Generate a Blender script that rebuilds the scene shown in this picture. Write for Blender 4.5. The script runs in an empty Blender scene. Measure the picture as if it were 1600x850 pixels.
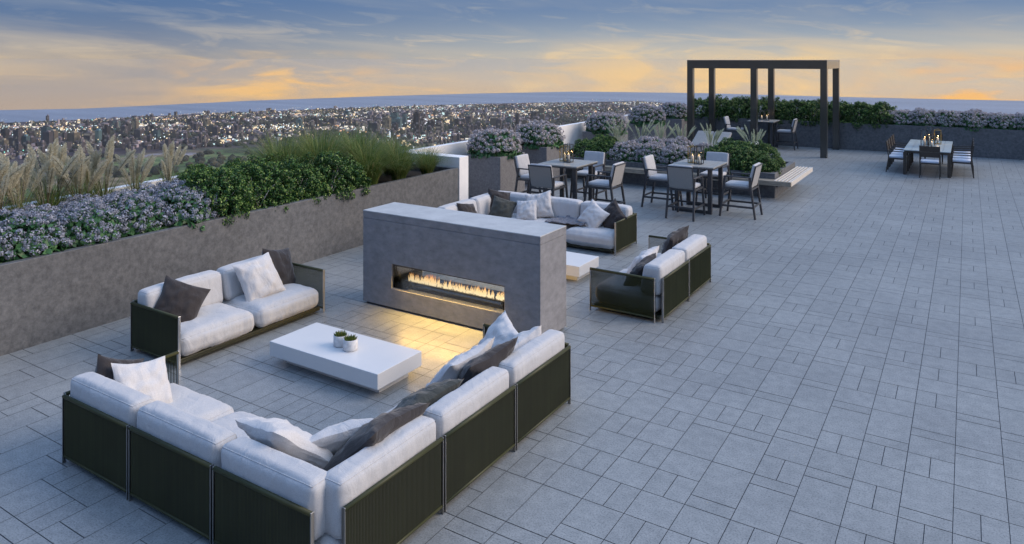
import bpy, bmesh, math, random
import numpy as np
from mathutils import Vector, Matrix, noise
R=math.radians; PI=math.pi
S=bpy.context.scene; COL=S.collection
# ------------------------------------------------------------------ camera
HC=3.4; FPX=1132.0; TH=math.atan2(712,FPX)
cam=bpy.data.cameras.new('camera'); cam.sensor_width=36; cam.lens=FPX/1600*36
cam.shift_x=0; cam.shift_y=-(425-93)/1600; cam.clip_start=.1; cam.clip_end=12000
co=bpy.data.objects.new('camera',cam); COL.objects.link(co)
co.location=(0,0,HC); co.rotation_euler=(R(90),0,TH); S.camera=co
# ------------------------------------------------------------------ exposure
S.view_settings.view_transform='Standard'; S.view_settings.look='None'
S.view_settings.gamma=1; S.view_settings.use_curve_mapping=False; S.view_settings.exposure=0.0
# ------------------------------------------------------------------ dusk sky
W=bpy.data.worlds.new('World'); S.world=W; W.use_nodes=True
nt=W.node_tree; nt.nodes.clear(); L=nt.links
def wn(t,**k):
    n=nt.nodes.new(t)
    for a,b in k.items(): setattr(n,a,b)
    return n
def ramp(tree,stops,interp='LINEAR'):
    n=tree.nodes.new('ShaderNodeValToRGB'); cr=n.color_ramp; cr.interpolation=interp
    while len(cr.elements)<len(stops): cr.elements.new(.5)
    for e,(p,c) in zip(cr.elements,stops):
        e.position=p; e.color=(*c,1) if len(c)==3 else c
    return n
def math_(tree,op,a,b=None,clamp=False):
    n=tree.nodes.new('ShaderNodeMath'); n.operation=op; n.use_clamp=clamp
    for i,v in enumerate((a,b)):
        if v is None: continue
        if isinstance(v,(int,float)): n.inputs[i].default_value=v
        else: tree.links.new(v,n.inputs[i])
    return n.outputs[0]
def mixc(tree,fac,a,b,mode='MIX'):
    n=tree.nodes.new('ShaderNodeMix'); n.data_type='RGBA'; n.blend_type=mode
    for s,v in ((n.inputs[0],fac),(n.inputs[6],a),(n.inputs[7],b)):
        if isinstance(v,(int,float)): s.default_value=v
        elif isinstance(v,tuple): s.default_value=(*v,1) if len(v)==3 else v
        else: tree.links.new(v,s)
    return n.outputs[2]
tc=wn('ShaderNodeTexCoord'); sep=wn('ShaderNodeSeparateXYZ'); L.new(tc.outputs['Generated'],sep.inputs[0])
# elevation -0.10 .. 0.90 mapped to 0..1 in two ramps
e1=math_(nt,'MULTIPLY',math_(nt,'ADD',sep.outputs[2],.06),5.0,True)      # -0.06 .. 0.14
low=ramp(nt,[(0,(.68,.47,.29)),(.06,(.72,.52,.33)),(.16,(.70,.57,.41)),(.28,(.55,.52,.46)),(.42,(.40,.44,.47)),(.56,(.22,.30,.43)),(.72,(.13,.22,.40)),(1,(.115,.22,.43))],'B_SPLINE')
L.new(e1,low.inputs[0])
lowcool=ramp(nt,[(0,(.52,.39,.29)),(.08,(.50,.385,.29)),(.22,(.38,.34,.31)),(.36,(.27,.29,.34)),(.52,(.14,.21,.34)),(.7,(.09,.175,.35)),(1,(.085,.17,.36))],'B_SPLINE')
L.new(e1,lowcool.inputs[0])
# azimuth of the afterglow
dot=wn('ShaderNodeVectorMath',operation='DOT_PRODUCT'); L.new(tc.outputs['Generated'],dot.inputs[0])
GD=Vector((.10,.99,0)).normalized(); dot.inputs[1].default_value=GD
az=math_(nt,'MULTIPLY',math_(nt,'SUBTRACT',dot.outputs['Value'],.42),2.2,True)
base=mixc(nt,az,lowcool.outputs[0],low.outputs[0])
def lobe(px,py,wid,hgt,col,amt,base):
    v=Vector((math.sin(-TH+math.atan2(px-800,FPX)),math.cos(-TH+math.atan2(px-800,FPX)),0))
    d=wn('ShaderNodeVectorMath',operation='DOT_PRODUCT'); L.new(tc.outputs['Generated'],d.inputs[0]); d.inputs[1].default_value=v
    a=math_(nt,'SUBTRACT',1.0,math_(nt,'MULTIPLY',math_(nt,'SUBTRACT',1.0,d.outputs['Value']),2/(wid*wid)),True)
    z=math_(nt,'ABSOLUTE',math_(nt,'SUBTRACT',sep.outputs[2],(93-py)/FPX)); zz=math_(nt,'SUBTRACT',1.0,math_(nt,'DIVIDE',z,hgt),True)
    f=math_(nt,'MULTIPLY',math_(nt,'MULTIPLY',math_(nt,'SMOOTH_MIN',a,a),zz),amt)
    n=wn('ShaderNodeTexNoise'); mm=wn('ShaderNodeMapping'); L.new(tc.outputs['Generated'],mm.inputs[0]); mm.inputs['Scale'].default_value=(6,6,30); mm.inputs['Location'].default_value=(px*.01,0,0); L.new(mm.outputs[0],n.inputs[0]); n.inputs['Scale'].default_value=1.3; n.inputs['Detail'].default_value=6; n.inputs['Distortion'].default_value=.8
    nr=ramp(nt,[(.42,(.05,)*3),(.60,(1,1,1))]); L.new(n.outputs[0],nr.inputs[0])
    return mixc(nt,math_(nt,'MULTIPLY',f,nr.outputs[0]),base,col)
base=lobe(440,128,.16,.045,(1.05,.60,.16),1.7,base)
base=lobe(1120,120,.26,.055,(1.1,.70,.24),1.5,base)
base=lobe(1640,140,.22,.06,(1.1,.56,.10),1.8,base)
base=lobe(760,135,.14,.022,(1.0,.70,.32),1.0,base)
# clouds : long thin streaks, drawn in direction space
def skew(k):
    d=wn('ShaderNodeVectorMath',operation='DOT_PRODUCT'); L.new(tc.outputs['Generated'],d.inputs[0]); d.inputs[1].default_value=(math.cos(TH),math.sin(TH),0)
    c=wn('ShaderNodeCombineXYZ'); L.new(sep.outputs[0],c.inputs[0]); L.new(sep.outputs[1],c.inputs[1]); L.new(math_(nt,'ADD',sep.outputs[2],math_(nt,'MULTIPLY',d.outputs['Value'],k)),c.inputs[2]); return c.outputs[0]
mp=wn('ShaderNodeMapping'); L.new(skew(.11),mp.inputs[0]); mp.inputs['Scale'].default_value=(1.6,1.6,13); mp.inputs['Rotation'].default_value=(R(5),R(-4),0)
n1=wn('ShaderNodeTexNoise'); L.new(mp.outputs[0],n1.inputs[0]); n1.inputs['Scale'].default_value=1.6; n1.inputs['Detail'].default_value=7; n1.inputs['Roughness'].default_value=.55; n1.inputs['Distortion'].default_value=.5
cr1=ramp(nt,[(.45,(0,0,0)),(.70,(1,1,1))]); L.new(n1.outputs[0],cr1.inputs[0])
mp2=wn('ShaderNodeMapping'); L.new(skew(.06),mp2.inputs[0]); mp2.inputs['Scale'].default_value=(5,5,34); mp2.inputs['Location'].default_value=(3.1,1.7,.4); mp2.inputs['Rotation'].default_value=(R(-7),R(6),0)
n2=wn('ShaderNodeTexNoise'); L.new(mp2.outputs[0],n2.inputs[0]); n2.inputs['Scale'].default_value=1.7; n2.inputs['Detail'].default_value=9; n2.inputs['Roughness'].default_value=.62; n2.inputs['Distortion'].default_value=1.0
cr2=ramp(nt,[(.52,(0,0,0)),(.68,(1,1,1))]); L.new(n2.outputs[0],cr2.inputs[0])
ccol=ramp(nt,[(0,(.92,.55,.20)),(.22,(.92,.62,.27)),(.38,(.74,.60,.42)),(.56,(.38,.40,.43)),(.8,(.27,.33,.42)),(1,(.23,.30,.41))]); L.new(e1,ccol.inputs[0])
b1=mixc(nt,math_(nt,'MULTIPLY',cr1.outputs[0],.55),base,ccol.outputs[0])
b2=mixc(nt,math_(nt,'MULTIPLY',cr2.outputs[0],math_(nt,'ADD',math_(nt,'MULTIPLY',az,.45),.30)),b1,ccol.outputs[0])
# the bright dome overhead (dusk sky well above the picture's strip)
e2=math_(nt,'MULTIPLY',math_(nt,'SUBTRACT',sep.outputs[2],.10),1.15,True)
hi=ramp(nt,[(0,(.0,.0,.0)),(.30,(.42,.42,.42)),(.62,(1,1,1))]); L.new(e2,hi.inputs[0])
zen=ramp(nt,[(.25,(.55,.55,.55)),(1,(2.0,2.0,2.0))]); L.new(e2,zen.inputs[0])
side=wn('ShaderNodeVectorMath',operation='DOT_PRODUCT'); L.new(tc.outputs['Generated'],side.inputs[0]); side.inputs[1].default_value=Vector((.85,.5,0)).normalized()
sv=math_(nt,'ADD',math_(nt,'MULTIPLY',side.outputs['Value'],.5),.5,True)
domec=mixc(nt,1.0,mixc(nt,sv,(.04,.20,.58),(.70,.84,1.03)),zen.outputs[0],'MULTIPLY')
world_c=mixc(nt,hi.outputs[0],b2,domec)
bg=wn('ShaderNodeBackground'); L.new(world_c,bg.inputs[0]); bg.inputs[1].default_value=1.0
wo=wn('ShaderNodeOutputWorld'); L.new(bg.outputs[0],wo.inputs[0])
# ------------------------------------------------------------------ soft last light from the right
sd=bpy.data.lights.new('evening_light','SUN'); sd.energy=3.1; sd.angle=R(38); sd.color=(1,.81,.66)
so=bpy.data.objects.new('evening_light',sd); COL.objects.link(so)
so.rotation_euler=Vector((-.74,-.46,-.46)).to_track_quat('-Z','Y').to_euler()

# ------------------------------------------------------------------ helpers
ORG={}
class MB:
    def __init__(s): s.v=[]; s.f=[]
    def add(s,vs,fs):
        n=len(s.v); s.v.extend([tuple(p) for p in vs]); s.f.extend([tuple(i+n for i in f) for f in fs]); return s
    def box(s,x0,x1,y0,y1,z0,z1):
        if x0>x1: x0,x1=x1,x0
        if y0>y1: y0,y1=y1,y0
        return s.add([(x0,y0,z0),(x1,y0,z0),(x1,y1,z0),(x0,y1,z0),(x0,y0,z1),(x1,y0,z1),(x1,y1,z1),(x0,y1,z1)],
          [(0,3,2,1),(4,5,6,7),(0,1,5,4),(1,2,6,5),(2,3,7,6),(3,0,4,7)])
    def bar(s,p0,p1,w,h=None,up=(0,0,1),w1=None,h1=None):
        p0=Vector(p0);p1=Vector(p1); h=h or w; w1=w1 or w; h1=h1 or h
        d=(p1-p0).normalized(); u=Vector(up)
        if abs(d.dot(u))>.98: u=Vector((1,0,0)) if abs(d.x)<.9 else Vector((0,1,0))
        a=d.cross(u).normalized(); b=a.cross(d).normalized()
        vs=[]
        for p,ww,hh in ((p0,w,h),(p1,w1,h1)):
            for i,j in ((-1,-1),(1,-1),(1,1),(-1,1)): vs.append(p+a*i*ww/2+b*j*hh/2)
        return s.add(vs,[(0,3,2,1),(4,5,6,7),(0,1,5,4),(1,2,6,5),(2,3,7,6),(3,0,4,7)])
    def tube(s,pts,rs,n=8,cap=True):
        pts=[Vector(p) for p in pts]; rings=[]
        if isinstance(rs,(int,float)): rs=[rs]*len(pts)
        for i,p in enumerate(pts):
            d=(pts[min(i+1,len(pts)-1)]-pts[max(i-1,0)]).normalized()
            u=Vector((0,0,1)) if abs(d.z)<.9 else Vector((1,0,0))
            a=d.cross(u).normalized(); b=a.cross(d)
            rings.append([p+(a*math.cos(t)+b*math.sin(t))*rs[i] for t in [2*PI*k/n for k in range(n)]])
        fs=[]
        for i in range(len(pts)-1):
            for k in range(n): fs.append((i*n+k,i*n+(k+1)%n,(i+1)*n+(k+1)%n,(i+1)*n+k))
        if cap: fs.append(tuple(range(n))[::-1]); fs.append(tuple((len(pts)-1)*n+k for k in range(n)))
        return s.add([p for r in rings for p in r],fs)
    def lathe(s,prof,cx=0,cy=0,n=24):
        vs=[];fs=[]
        for r,z in prof:
            for k in range(n): vs.append((cx+r*math.cos(2*PI*k/n),cy+r*math.sin(2*PI*k/n),z))
        for i in range(len(prof)-1):
            for k in range(n): fs.append((i*n+k,i*n+(k+1)%n,(i+1)*n+(k+1)%n,(i+1)*n+k))
        return s.add(vs,fs)
def mesh_of(name,mb):
    me=bpy.data.meshes.new(name); me.from_pydata(mb.v,[],mb.f); me.update(); return me
def obj(name,mb,mat,parent=None,smooth=False,bevel=0,fixn=False):
    if parent is not None:
        o3=ORG.get(parent.name,(0,0,0))
        if o3!=(0,0,0): mb.v=[(a-o3[0],b-o3[1],c-o3[2]) for a,b,c in mb.v]
    me=mesh_of(name,mb); me.materials.append(mat)
    if fixn:
        bm=bmesh.new(); bm.from_mesh(me); bmesh.ops.recalc_face_normals(bm,faces=bm.faces); bm.to_mesh(me); bm.free()
    if smooth: me.polygons.foreach_set('use_smooth',[True]*len(me.polygons))
    o=bpy.data.objects.new(name,me); COL.objects.link(o)
    if parent is not None: o.parent=parent
    if bevel:
        m=o.modifiers.new('bevel','BEVEL'); m.width=bevel; m.segments=2; m.limit_method='ANGLE'
    return o
def tag(o,label=None,cat=None,group=None,kind=None):
    if label: o['label']=label
    if cat: o['category']=cat
    if group: o['group']=group
    if kind: o['kind']=kind
    return o
def thing(name,label,cat,group=None,loc=(0,0,0),rz=0,world=False):
    o=bpy.data.objects.new(name,None); COL.objects.link(o); o.location=loc; o.rotation_euler=(0,0,rz)
    o.empty_display_size=.2
    tag(o,label,cat,group)
    if world: ORG[o.name]=tuple(loc)
    return o
def copy_tree(o,parent=None):
    c=o.copy(); COL.objects.link(c); c.parent=parent
    for ch in [x for x in o.children]: copy_tree(ch,c)
    return c
def struct(name,mb,mat,**k):
    o=obj(name,mb,mat,**k); o['kind']='structure'; return o
ORD=['first','second','third','fourth','fifth','sixth','seventh','eighth','ninth','tenth','eleventh','twelfth','thirteenth','fourteenth','fifteenth','sixteenth']

# ------------------------------------------------------------------ materials
def newmat(name):
    m=bpy.data.materials.new(name); m.use_nodes=True; t=m.node_tree
    return m,t,t.nodes['Principled BSDF']
def pmat(name,c,rough=.6,metal=0,c2=None,scale=6,detail=5,stretch=(1,1,1),bump=0,bscale=None,bstretch=None,island=0,spec=.5,lo=.35,hi=.65,sheen=0,bdist=.02):
    m,t,p=newmat(name); l=t.links
    p.inputs['Roughness'].default_value=rough; p.inputs['Metallic'].default_value=metal; p.inputs['Specular IOR Level'].default_value=spec
    if sheen: p.inputs['Sheen Weight'].default_value=sheen
    tcn=t.nodes.new('ShaderNodeTexCoord')
    def nz(sc,st,det=detail):
        mpn=t.nodes.new('ShaderNodeMapping'); l.new(tcn.outputs['Object'],mpn.inputs[0]); mpn.inputs['Scale'].default_value=st
        n=t.nodes.new('ShaderNodeTexNoise'); n.inputs['Scale'].default_value=sc; n.inputs['Detail'].default_value=det; l.new(mpn.outputs[0],n.inputs[0]); return n.outputs[0]
    col=None
    if c2:
        rp=ramp(t,[(lo,c),(hi,c2)]); l.new(nz(scale,stretch),rp.inputs[0]); col=rp.outputs[0]
    if island:
        g=t.nodes.new('ShaderNodeNewGeometry')
        v=math_(t,'ADD',math_(t,'MULTIPLY',g.outputs['Random Per Island'],island*2),1-island)
        hs=t.nodes.new('ShaderNodeHueSaturation'); l.new(v,hs.inputs['Value'])
        if col: l.new(col,hs.inputs['Color'])
        else: hs.inputs['Color'].default_value=(*c,1)
        col=hs.outputs[0]
    if col: l.new(col,p.inputs['Base Color'])
    else: p.inputs['Base Color'].default_value=(*c,1)
    if bump:
        b=t.nodes.new('ShaderNodeBump'); b.inputs['Strength'].default_value=bump; b.inputs['Distance'].default_value=bdist
        l.new(nz(bscale or scale,bstretch or stretch),b.inputs['Height']); l.new(b.outputs[0],p.inputs['Normal'])
    return m
def emat(name,c,s,sampling=False):
    m,t,p=newmat(name); t.nodes.remove(p); e=t.nodes.new('ShaderNodeEmission'); e.inputs[0].default_value=(*c,1); e.inputs[1].default_value=s
    t.links.new(e.outputs[0],t.nodes['Material Output'].inputs[0])
    if not sampling: m.cycles.emission_sampling='NONE'
    return m
def floor_mat():
    m,t,p=newmat('paving_stone'); l=t.links
    tcn=t.nodes.new('ShaderNodeTexCoord'); g=t.nodes.new('ShaderNodeNewGeometry')
    def nz(sc,st=(1,1,1),det=6,ro=.6):
        mpn=t.nodes.new('ShaderNodeMapping'); l.new(tcn.outputs['Object'],mpn.inputs[0]); mpn.inputs['Scale'].default_value=st
        n=t.nodes.new('ShaderNodeTexNoise'); n.inputs['Scale'].default_value=sc; n.inputs['Detail'].default_value=det; n.inputs['Roughness'].default_value=ro; l.new(mpn.outputs[0],n.inputs[0]); return n.outputs[0]
    r1=ramp(t,[(.36,(.215,.232,.240)),(.64,(.262,.280,.288))]); l.new(nz(9),r1.inputs[0])
    r2=ramp(t,[(.38,(.50,.50,.52)),(.48,(1,1,1)),(.66,(1.25,1.25,1.25))]); l.new(nz(70,det=4,ro=.8),r2.inputs[0])
    c=mixc(t,.75,r1.outputs[0],r2.outputs[0],'MULTIPLY')
    r3=ramp(t,[(.35,(.95,.95,.955)),(.65,(1.03,1.03,1.02))]); l.new(nz(9,(1,7,1)),r3.inputs[0]); r5=ramp(t,[(.35,(.88,.88,.89)),(.62,(1.05,1.05,1.05))]); l.new(nz(.55,det=7),r5.inputs[0]); c=mixc(t,1,c,r5.outputs[0],'MULTIPLY')
    c=mixc(t,1,c,r3.outputs[0],'MULTIPLY')
    hs=t.nodes.new('ShaderNodeHueSaturation'); l.new(c,hs.inputs['Color'])
    l.new(math_(t,'ADD',math_(t,'MULTIPLY',g.outputs['Random Per Island'],.09),.955),hs.inputs['Value'])
    l.new(hs.outputs[0],p.inputs['Base Color'])
    r4=ramp(t,[(.3,(.32,)*3),(.7,(.42,)*3)]); l.new(nz(4),r4.inputs[0]); l.new(r4.outputs[0],p.inputs['Roughness'])
    b=t.nodes.new('ShaderNodeBump'); b.inputs['Strength'].default_value=.25; b.inputs['Distance'].default_value=.003
    l.new(nz(70,det=4),b.inputs['Height']); l.new(b.outputs[0],p.inputs['Normal'])
    return m
def concrete(name,a,b,scale=5,stretch=(1,1,1),pit=.5,rough=.6):
    m,t,p=newmat(name); l=t.links; p.inputs['Roughness'].default_value=rough
    tcn=t.nodes.new('ShaderNodeTexCoord')
    def nz(sc,st=(1,1,1),det=7,ro=.6):
        mpn=t.nodes.new('ShaderNodeMapping'); l.new(tcn.outputs['Object'],mpn.inputs[0]); mpn.inputs['Scale'].default_value=st
        n=t.nodes.new('ShaderNodeTexNoise'); n.inputs['Scale'].default_value=sc; n.inputs['Detail'].default_value=det; n.inputs['Roughness'].default_value=ro; l.new(mpn.outputs[0],n.inputs[0]); return n.outputs[0]
    r1=ramp(t,[(.34,a),(.68,b)]); l.new(nz(scale,stretch,8,.68),r1.inputs[0])
    r2=ramp(t,[(.30,(1-pit,)*3),(.40,(1,1,1)),(.64,(1,1,1)),(.75,(1.25,1.24,1.22))]); l.new(nz(55,(1,1,1.25),5,.7),r2.inputs[0])
    c=mixc(t,.9,r1.outputs[0],r2.outputs[0],'MULTIPLY')
    r3=ramp(t,[(.35,(.93,)*3),(.65,(1.06,)*3)]); l.new(nz(.8),r3.inputs[0])
    c=mixc(t,1,c,r3.outputs[0],'MULTIPLY'); l.new(c,p.inputs['Base Color'])
    bn=t.nodes.new('ShaderNodeBump'); bn.inputs['Strength'].default_value=.3; bn.inputs['Distance'].default_value=.006
    l.new(nz(42,det=5),bn.inputs['Height']); l.new(bn.outputs[0],p.inputs['Normal'])
    return m
def fabric(name,c,wr=.5):
    m,t,p=newmat(name); l=t.links; p.inputs['Roughness'].default_value=.9; p.inputs['Specular IOR Level'].default_value=.2; p.inputs['Sheen Weight'].default_value=.25
    tcn=t.nodes.new('ShaderNodeTexCoord')
    def nz(sc,st=(1,1,1),det=3,dist=0):
        mpn=t.nodes.new('ShaderNodeMapping'); l.new(tcn.outputs['Object'],mpn.inputs[0]); mpn.inputs['Scale'].default_value=st
        n=t.nodes.new('ShaderNodeTexNoise'); n.inputs['Scale'].default_value=sc; n.inputs['Detail'].default_value=det; n.inputs['Distortion'].default_value=dist; l.new(mpn.outputs[0],n.inputs[0]); return n.outputs[0]
    r=ramp(t,[(.35,tuple(x*.90 for x in c)),(.65,tuple(min(1,x*1.06) for x in c))]); l.new(nz(160,det=2),r.inputs[0]); l.new(r.outputs[0],p.inputs['Base Color'])
    b1=t.nodes.new('ShaderNodeBump'); b1.inputs['Strength'].default_value=wr; b1.inputs['Distance'].default_value=.03
    l.new(nz(5.5,(1,1,.45),3,1.4),b1.inputs['Height'])
    b2=t.nodes.new('ShaderNodeBump'); b2.inputs['Strength'].default_value=.25; b2.inputs['Distance'].default_value=.002
    l.new(nz(240,det=1),b2.inputs['Height']); l.new(b1.outputs[0],b2.inputs['Normal']); l.new(b2.outputs[0],p.inputs['Normal'])
    return m
def leafmat(name,stops,rough=.5,trans=.25,spec=.4):
    m,t,p=newmat(name); l=t.links
    g=t.nodes.new('ShaderNodeNewGeometry'); rp=ramp(t,stops); l.new(g.outputs['Random Per Island'],rp.inputs[0])
    l.new(rp.outputs[0],p.inputs['Base Color']); p.inputs['Roughness'].default_value=rough; p.inputs['Specular IOR Level'].default_value=spec
    tr=t.nodes.new('ShaderNodeBsdfTranslucent'); l.new(rp.outputs[0],tr.inputs[0])
    mx=t.nodes.new('ShaderNodeMixShader'); mx.inputs[0].default_value=trans; l.new(p.outputs[0],mx.inputs[1]); l.new(tr.outputs[0],mx.inputs[2])
    l.new(mx.outputs[0],t.nodes['Material Output'].inputs[0]); return m
M={}
M['floor']=floor_mat()
M['grout']=pmat('floor_joint',(.095,.10,.115),.9)
M['wall']=concrete('planter_concrete',(.070,.075,.082),(.150,.155,.162),14)
M['pot']=concrete('pot_concrete',(.11,.113,.122),(.20,.20,.208),22)
M['stone']=concrete('fireplace_stone',(.175,.178,.192),(.265,.268,.285),8,(.8,.8,1.3),.6)
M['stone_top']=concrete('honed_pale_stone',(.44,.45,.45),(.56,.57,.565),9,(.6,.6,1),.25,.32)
M['white_wall']=pmat('white_render',(.74,.74,.75),.7,c2=(.80,.80,.80),scale=3,bump=.1,bscale=60)
M['white_table']=pmat('white_lacquer',(.62,.63,.64),.35,c2=(.66,.66,.66),scale=2)
M['soil']=pmat('soil',(.02,.015,.012),.95,c2=(.05,.04,.03),scale=30,bump=.8,bscale=25)
M['cord']=pmat('olive_cord',(.034,.037,.013),.5,c2=(.044,.048,.018),scale=3,island=.12)
M['cordback']=pmat('dark_backing',(.014,.016,.009),.8)
M['steel']=pmat('brushed_steel',(.50,.50,.50),.34,1,c2=(.62,.62,.61),scale=10,stretch=(20,20,1))
M['steel_dark']=pmat('dark_steel',(.34,.34,.335),.34,1)
M['olive_metal']=pmat('olive_frame_metal',(.028,.029,.015),.4,.3)
M['fab']=fabric('pale_upholstery',(.47,.475,.49),.5)
M['pil_w']=fabric('white_pillow_fabric',(.56,.55,.55),.7)
M['pil_d']=fabric('dark_brown_pillow_fabric',(.036,.032,.033),.6)
M['pil_g']=fabric('grey_green_velvet',(.050,.055,.050),.8)
M['throw']=fabric('grey_throw_knit',(.15,.15,.175),.9)
M['dark_metal']=pmat('anthracite_metal',(.050,.052,.058),.42,.2,c2=(.060,.062,.068),scale=20)
M['perg_']=0
M['perg']=pmat('pergola_coating',(.026,.029,.027),.30,.0,c2=(.034,.037,.034),scale=3,spec=.6)
M['sling']=fabric('grey_sling',(.30,.295,.285),.3)
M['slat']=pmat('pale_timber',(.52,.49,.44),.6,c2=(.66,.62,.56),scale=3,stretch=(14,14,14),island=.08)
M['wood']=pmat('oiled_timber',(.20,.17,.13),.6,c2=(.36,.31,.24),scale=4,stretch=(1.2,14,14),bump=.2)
M['ttop']=pmat('grey_table_boards',(.26,.27,.26),.33,c2=(.35,.355,.34),scale=5,stretch=(12,1,1),island=.06)
M['glass_top']=pmat('frosted_glass_top',(.40,.46,.47),.22,c2=(.44,.50,.51),scale=2)
M['chair_brown']=pmat('bronze_metal',(.060,.052,.044),.42,.3)
M['seatfab']=fabric('blue_white_seat_fabric',(.58,.64,.74),.3)
M['candle']=pmat('candle_wax',(.75,.70,.62),.5)
M['brass']=pmat('brass',(.45,.33,.12),.35,1)
M['black_glass']=pmat('black_firebox_glass',(.05,.05,.055),.05,spec=1.0)
M['fire_metal']=pmat('burner_metal',(.05,.045,.042),.35,.8)
M['concrete_pot']=pmat('pale_concrete_pot',(.52,.52,.53),.75,c2=(.66,.66,.66),scale=25,bump=.2)
M['box']=leafmat('boxwood_leaf',[(0,(.010,.035,.010)),(.5,(.024,.08,.018)),(1,(.055,.14,.03))],.42,.2)
M['boxy']=leafmat('boxwood_lit_young_leaf',[(0,(.07,.16,.03)),(.5,(.14,.26,.05)),(1,(.30,.38,.10))],.42,.25)  # young tips are lighter; warm light catching them is put into the colour
M['hleaf']=leafmat('hydrangea_leaf',[(0,(.025,.08,.03)),(.6,(.06,.17,.065)),(1,(.12,.27,.10))],.4,.2)
M['bloom']=leafmat('hydrangea_petal',[(0,(.15,.165,.21)),(.5,(.27,.29,.36)),(.85,(.38,.40,.48)),(1,(.52,.54,.61))],.8,.25,.1)
M['bloom2']=leafmat('mauve_petal',[(0,(.28,.25,.265)),(.5,(.47,.43,.45)),(.85,(.60,.56,.58)),(1,(.74,.70,.72))],.8,.25,.1)
M['grass']=leafmat('fountain_grass',[(0,(.06,.11,.03)),(.5,(.13,.21,.05)),(.85,(.24,.29,.08)),(1,(.45,.36,.14))],.5,.35)
M['plume']=leafmat('feather_plume',[(0,(.48,.46,.36)),(.6,(.66,.63,.50)),(1,(.82,.78,.64))],.9,.4,.1)
M['plume_g']=leafmat('pale_green_plume',[(0,(.38,.45,.34)),(.6,(.55,.60,.47)),(1,(.72,.74,.60))],.9,.4,.1)
M['stem']=pmat('plant_stem',(.09,.08,.04),.7)
M['succ']=leafmat('succulent_leaf',[(0,(.05,.10,.02)),(.6,(.11,.17,.03)),(1,(.30,.26,.05))],.5,.2)
M['flame_c']=emat('candle_flame',(1,.66,.30),5)
M['cord'].node_tree.nodes['Principled BSDF'].inputs['Specular IOR Level'].default_value=.35

pg=M['perg'].node_tree.nodes['Principled BSDF']; pg.inputs['Coat Weight'].default_value=.8; pg.inputs['Coat Roughness'].default_value=.10; pg.inputs['Coat IOR'].default_value=1.5
def flame_mat():
    m,t,p=newmat('gas_flame'); t.nodes.remove(p); l=t.links
    g=t.nodes.new('ShaderNodeTexCoord'); s=t.nodes.new('ShaderNodeSeparateXYZ'); l.new(g.outputs['Generated'],s.inputs[0])
    rp=ramp(t,[(0,(1,.78,.45)),(.45,(1,.60,.24)),(.8,(1,.34,.12)),(1,(.8,.12,.05))]); l.new(s.outputs[2],rp.inputs[0])
    e=t.nodes.new('ShaderNodeEmission'); l.new(rp.outputs[0],e.inputs[0]); e.inputs[1].default_value=1.45
    tr=t.nodes.new('ShaderNodeBsdfTransparent'); mx=t.nodes.new('ShaderNodeMixShader')
    r2=ramp(t,[(0,(.75,)*3),(.5,(.85,)*3),(1,(.35,)*3)]); l.new(s.outputs[2],r2.inputs[0]); l.new(r2.outputs[0],mx.inputs[0])
    l.new(tr.outputs[0],mx.inputs[1]); l.new(e.outputs[0],mx.inputs[2]); l.new(mx.outputs[0],t.nodes['Material Output'].inputs[0])
    m.cycles.emission_sampling='NONE'; return m
M['flame']=flame_mat()
def pane_mat():
    m,t,p=newmat('clear_pane'); t.nodes.remove(p); l=t.links
    tr=t.nodes.new('ShaderNodeBsdfTransparent'); tr.inputs[0].default_value=(.93,.95,.95,1); gl=t.nodes.new('ShaderNodeBsdfGlossy'); gl.inputs['Roughness'].default_value=.03
    fr=t.nodes.new('ShaderNodeFresnel'); fr.inputs[0].default_value=1.45; mx=t.nodes.new('ShaderNodeMixShader')
    l.new(fr.outputs[0],mx.inputs[0]); l.new(tr.outputs[0],mx.inputs[1]); l.new(gl.outputs[0],mx.inputs[2]); l.new(mx.outputs[0],t.nodes['Material Output'].inputs[0]); return m
M['pane']=pane_mat()

# ================================================================== FAR SETTING
ax=(-math.sin(TH),math.cos(TH)); rt=(math.cos(TH),math.sin(TH))
HG=150.0; ZG=HC-HG
def far(px,py,z=ZG):                      # a point of the plain, from its bearing and its depression
    d=FPX*(HC-z)/(py-93); xc=(px-800)/FPX*d
    return (xc*rt[0]+d*ax[0], xc*rt[1]+d*ax[1])
def fan(bound,z,rest):
    pts=[]; a0=math.atan2(bound[0][1],bound[0][0]); a1=math.atan2(bound[-1][1],bound[-1][0])
    pts=[(x,y,z) for x,y in bound]
    sweep=(a1-a0); sweep=sweep if sweep<0 else sweep-2*PI   # clockwise visible arc
    restang=-2*PI-sweep
    for k in range(1,40):
        a=a1+restang*k/40; pts.append((rest*math.cos(a),rest*math.sin(a),z))
    mb=MB(); n=len(pts); mb.add([(0,0,z)]+pts,[(0,(i+1)%n+1,i+1) for i in range(n)]); return mb
sea_edge=[far(*p,z=ZG-.6) for p in ((-500,200),(-200,184),(0,172),(120,170),(180,167.5),(400,157),(600,150),(750,146),(900,143),(1100,145.5),(1300,151),(1450,154.5),(1600,157.5),(1800,162),(2200,172))]
sea_m,t_,p_=newmat('evening_sea'); p_.inputs['Base Color'].default_value=(.17,.25,.40,1); p_.inputs['Roughness'].default_value=.65; p_.inputs['Specular IOR Level'].default_value=.25
tcn=t_.nodes.new('ShaderNodeTexCoord'); nn=t_.nodes.new('ShaderNodeTexNoise'); mpn=t_.nodes.new('ShaderNodeMapping'); t_.links.new(tcn.outputs['Object'],mpn.inputs[0]); mpn.inputs['Rotation'].default_value=(0,0,-TH); mpn.inputs['Scale'].default_value=(.0012,.009,1)
t_.links.new(mpn.outputs[0],nn.inputs[0]); nn.inputs['Scale'].default_value=1; nn.inputs['Detail'].default_value=8
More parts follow.
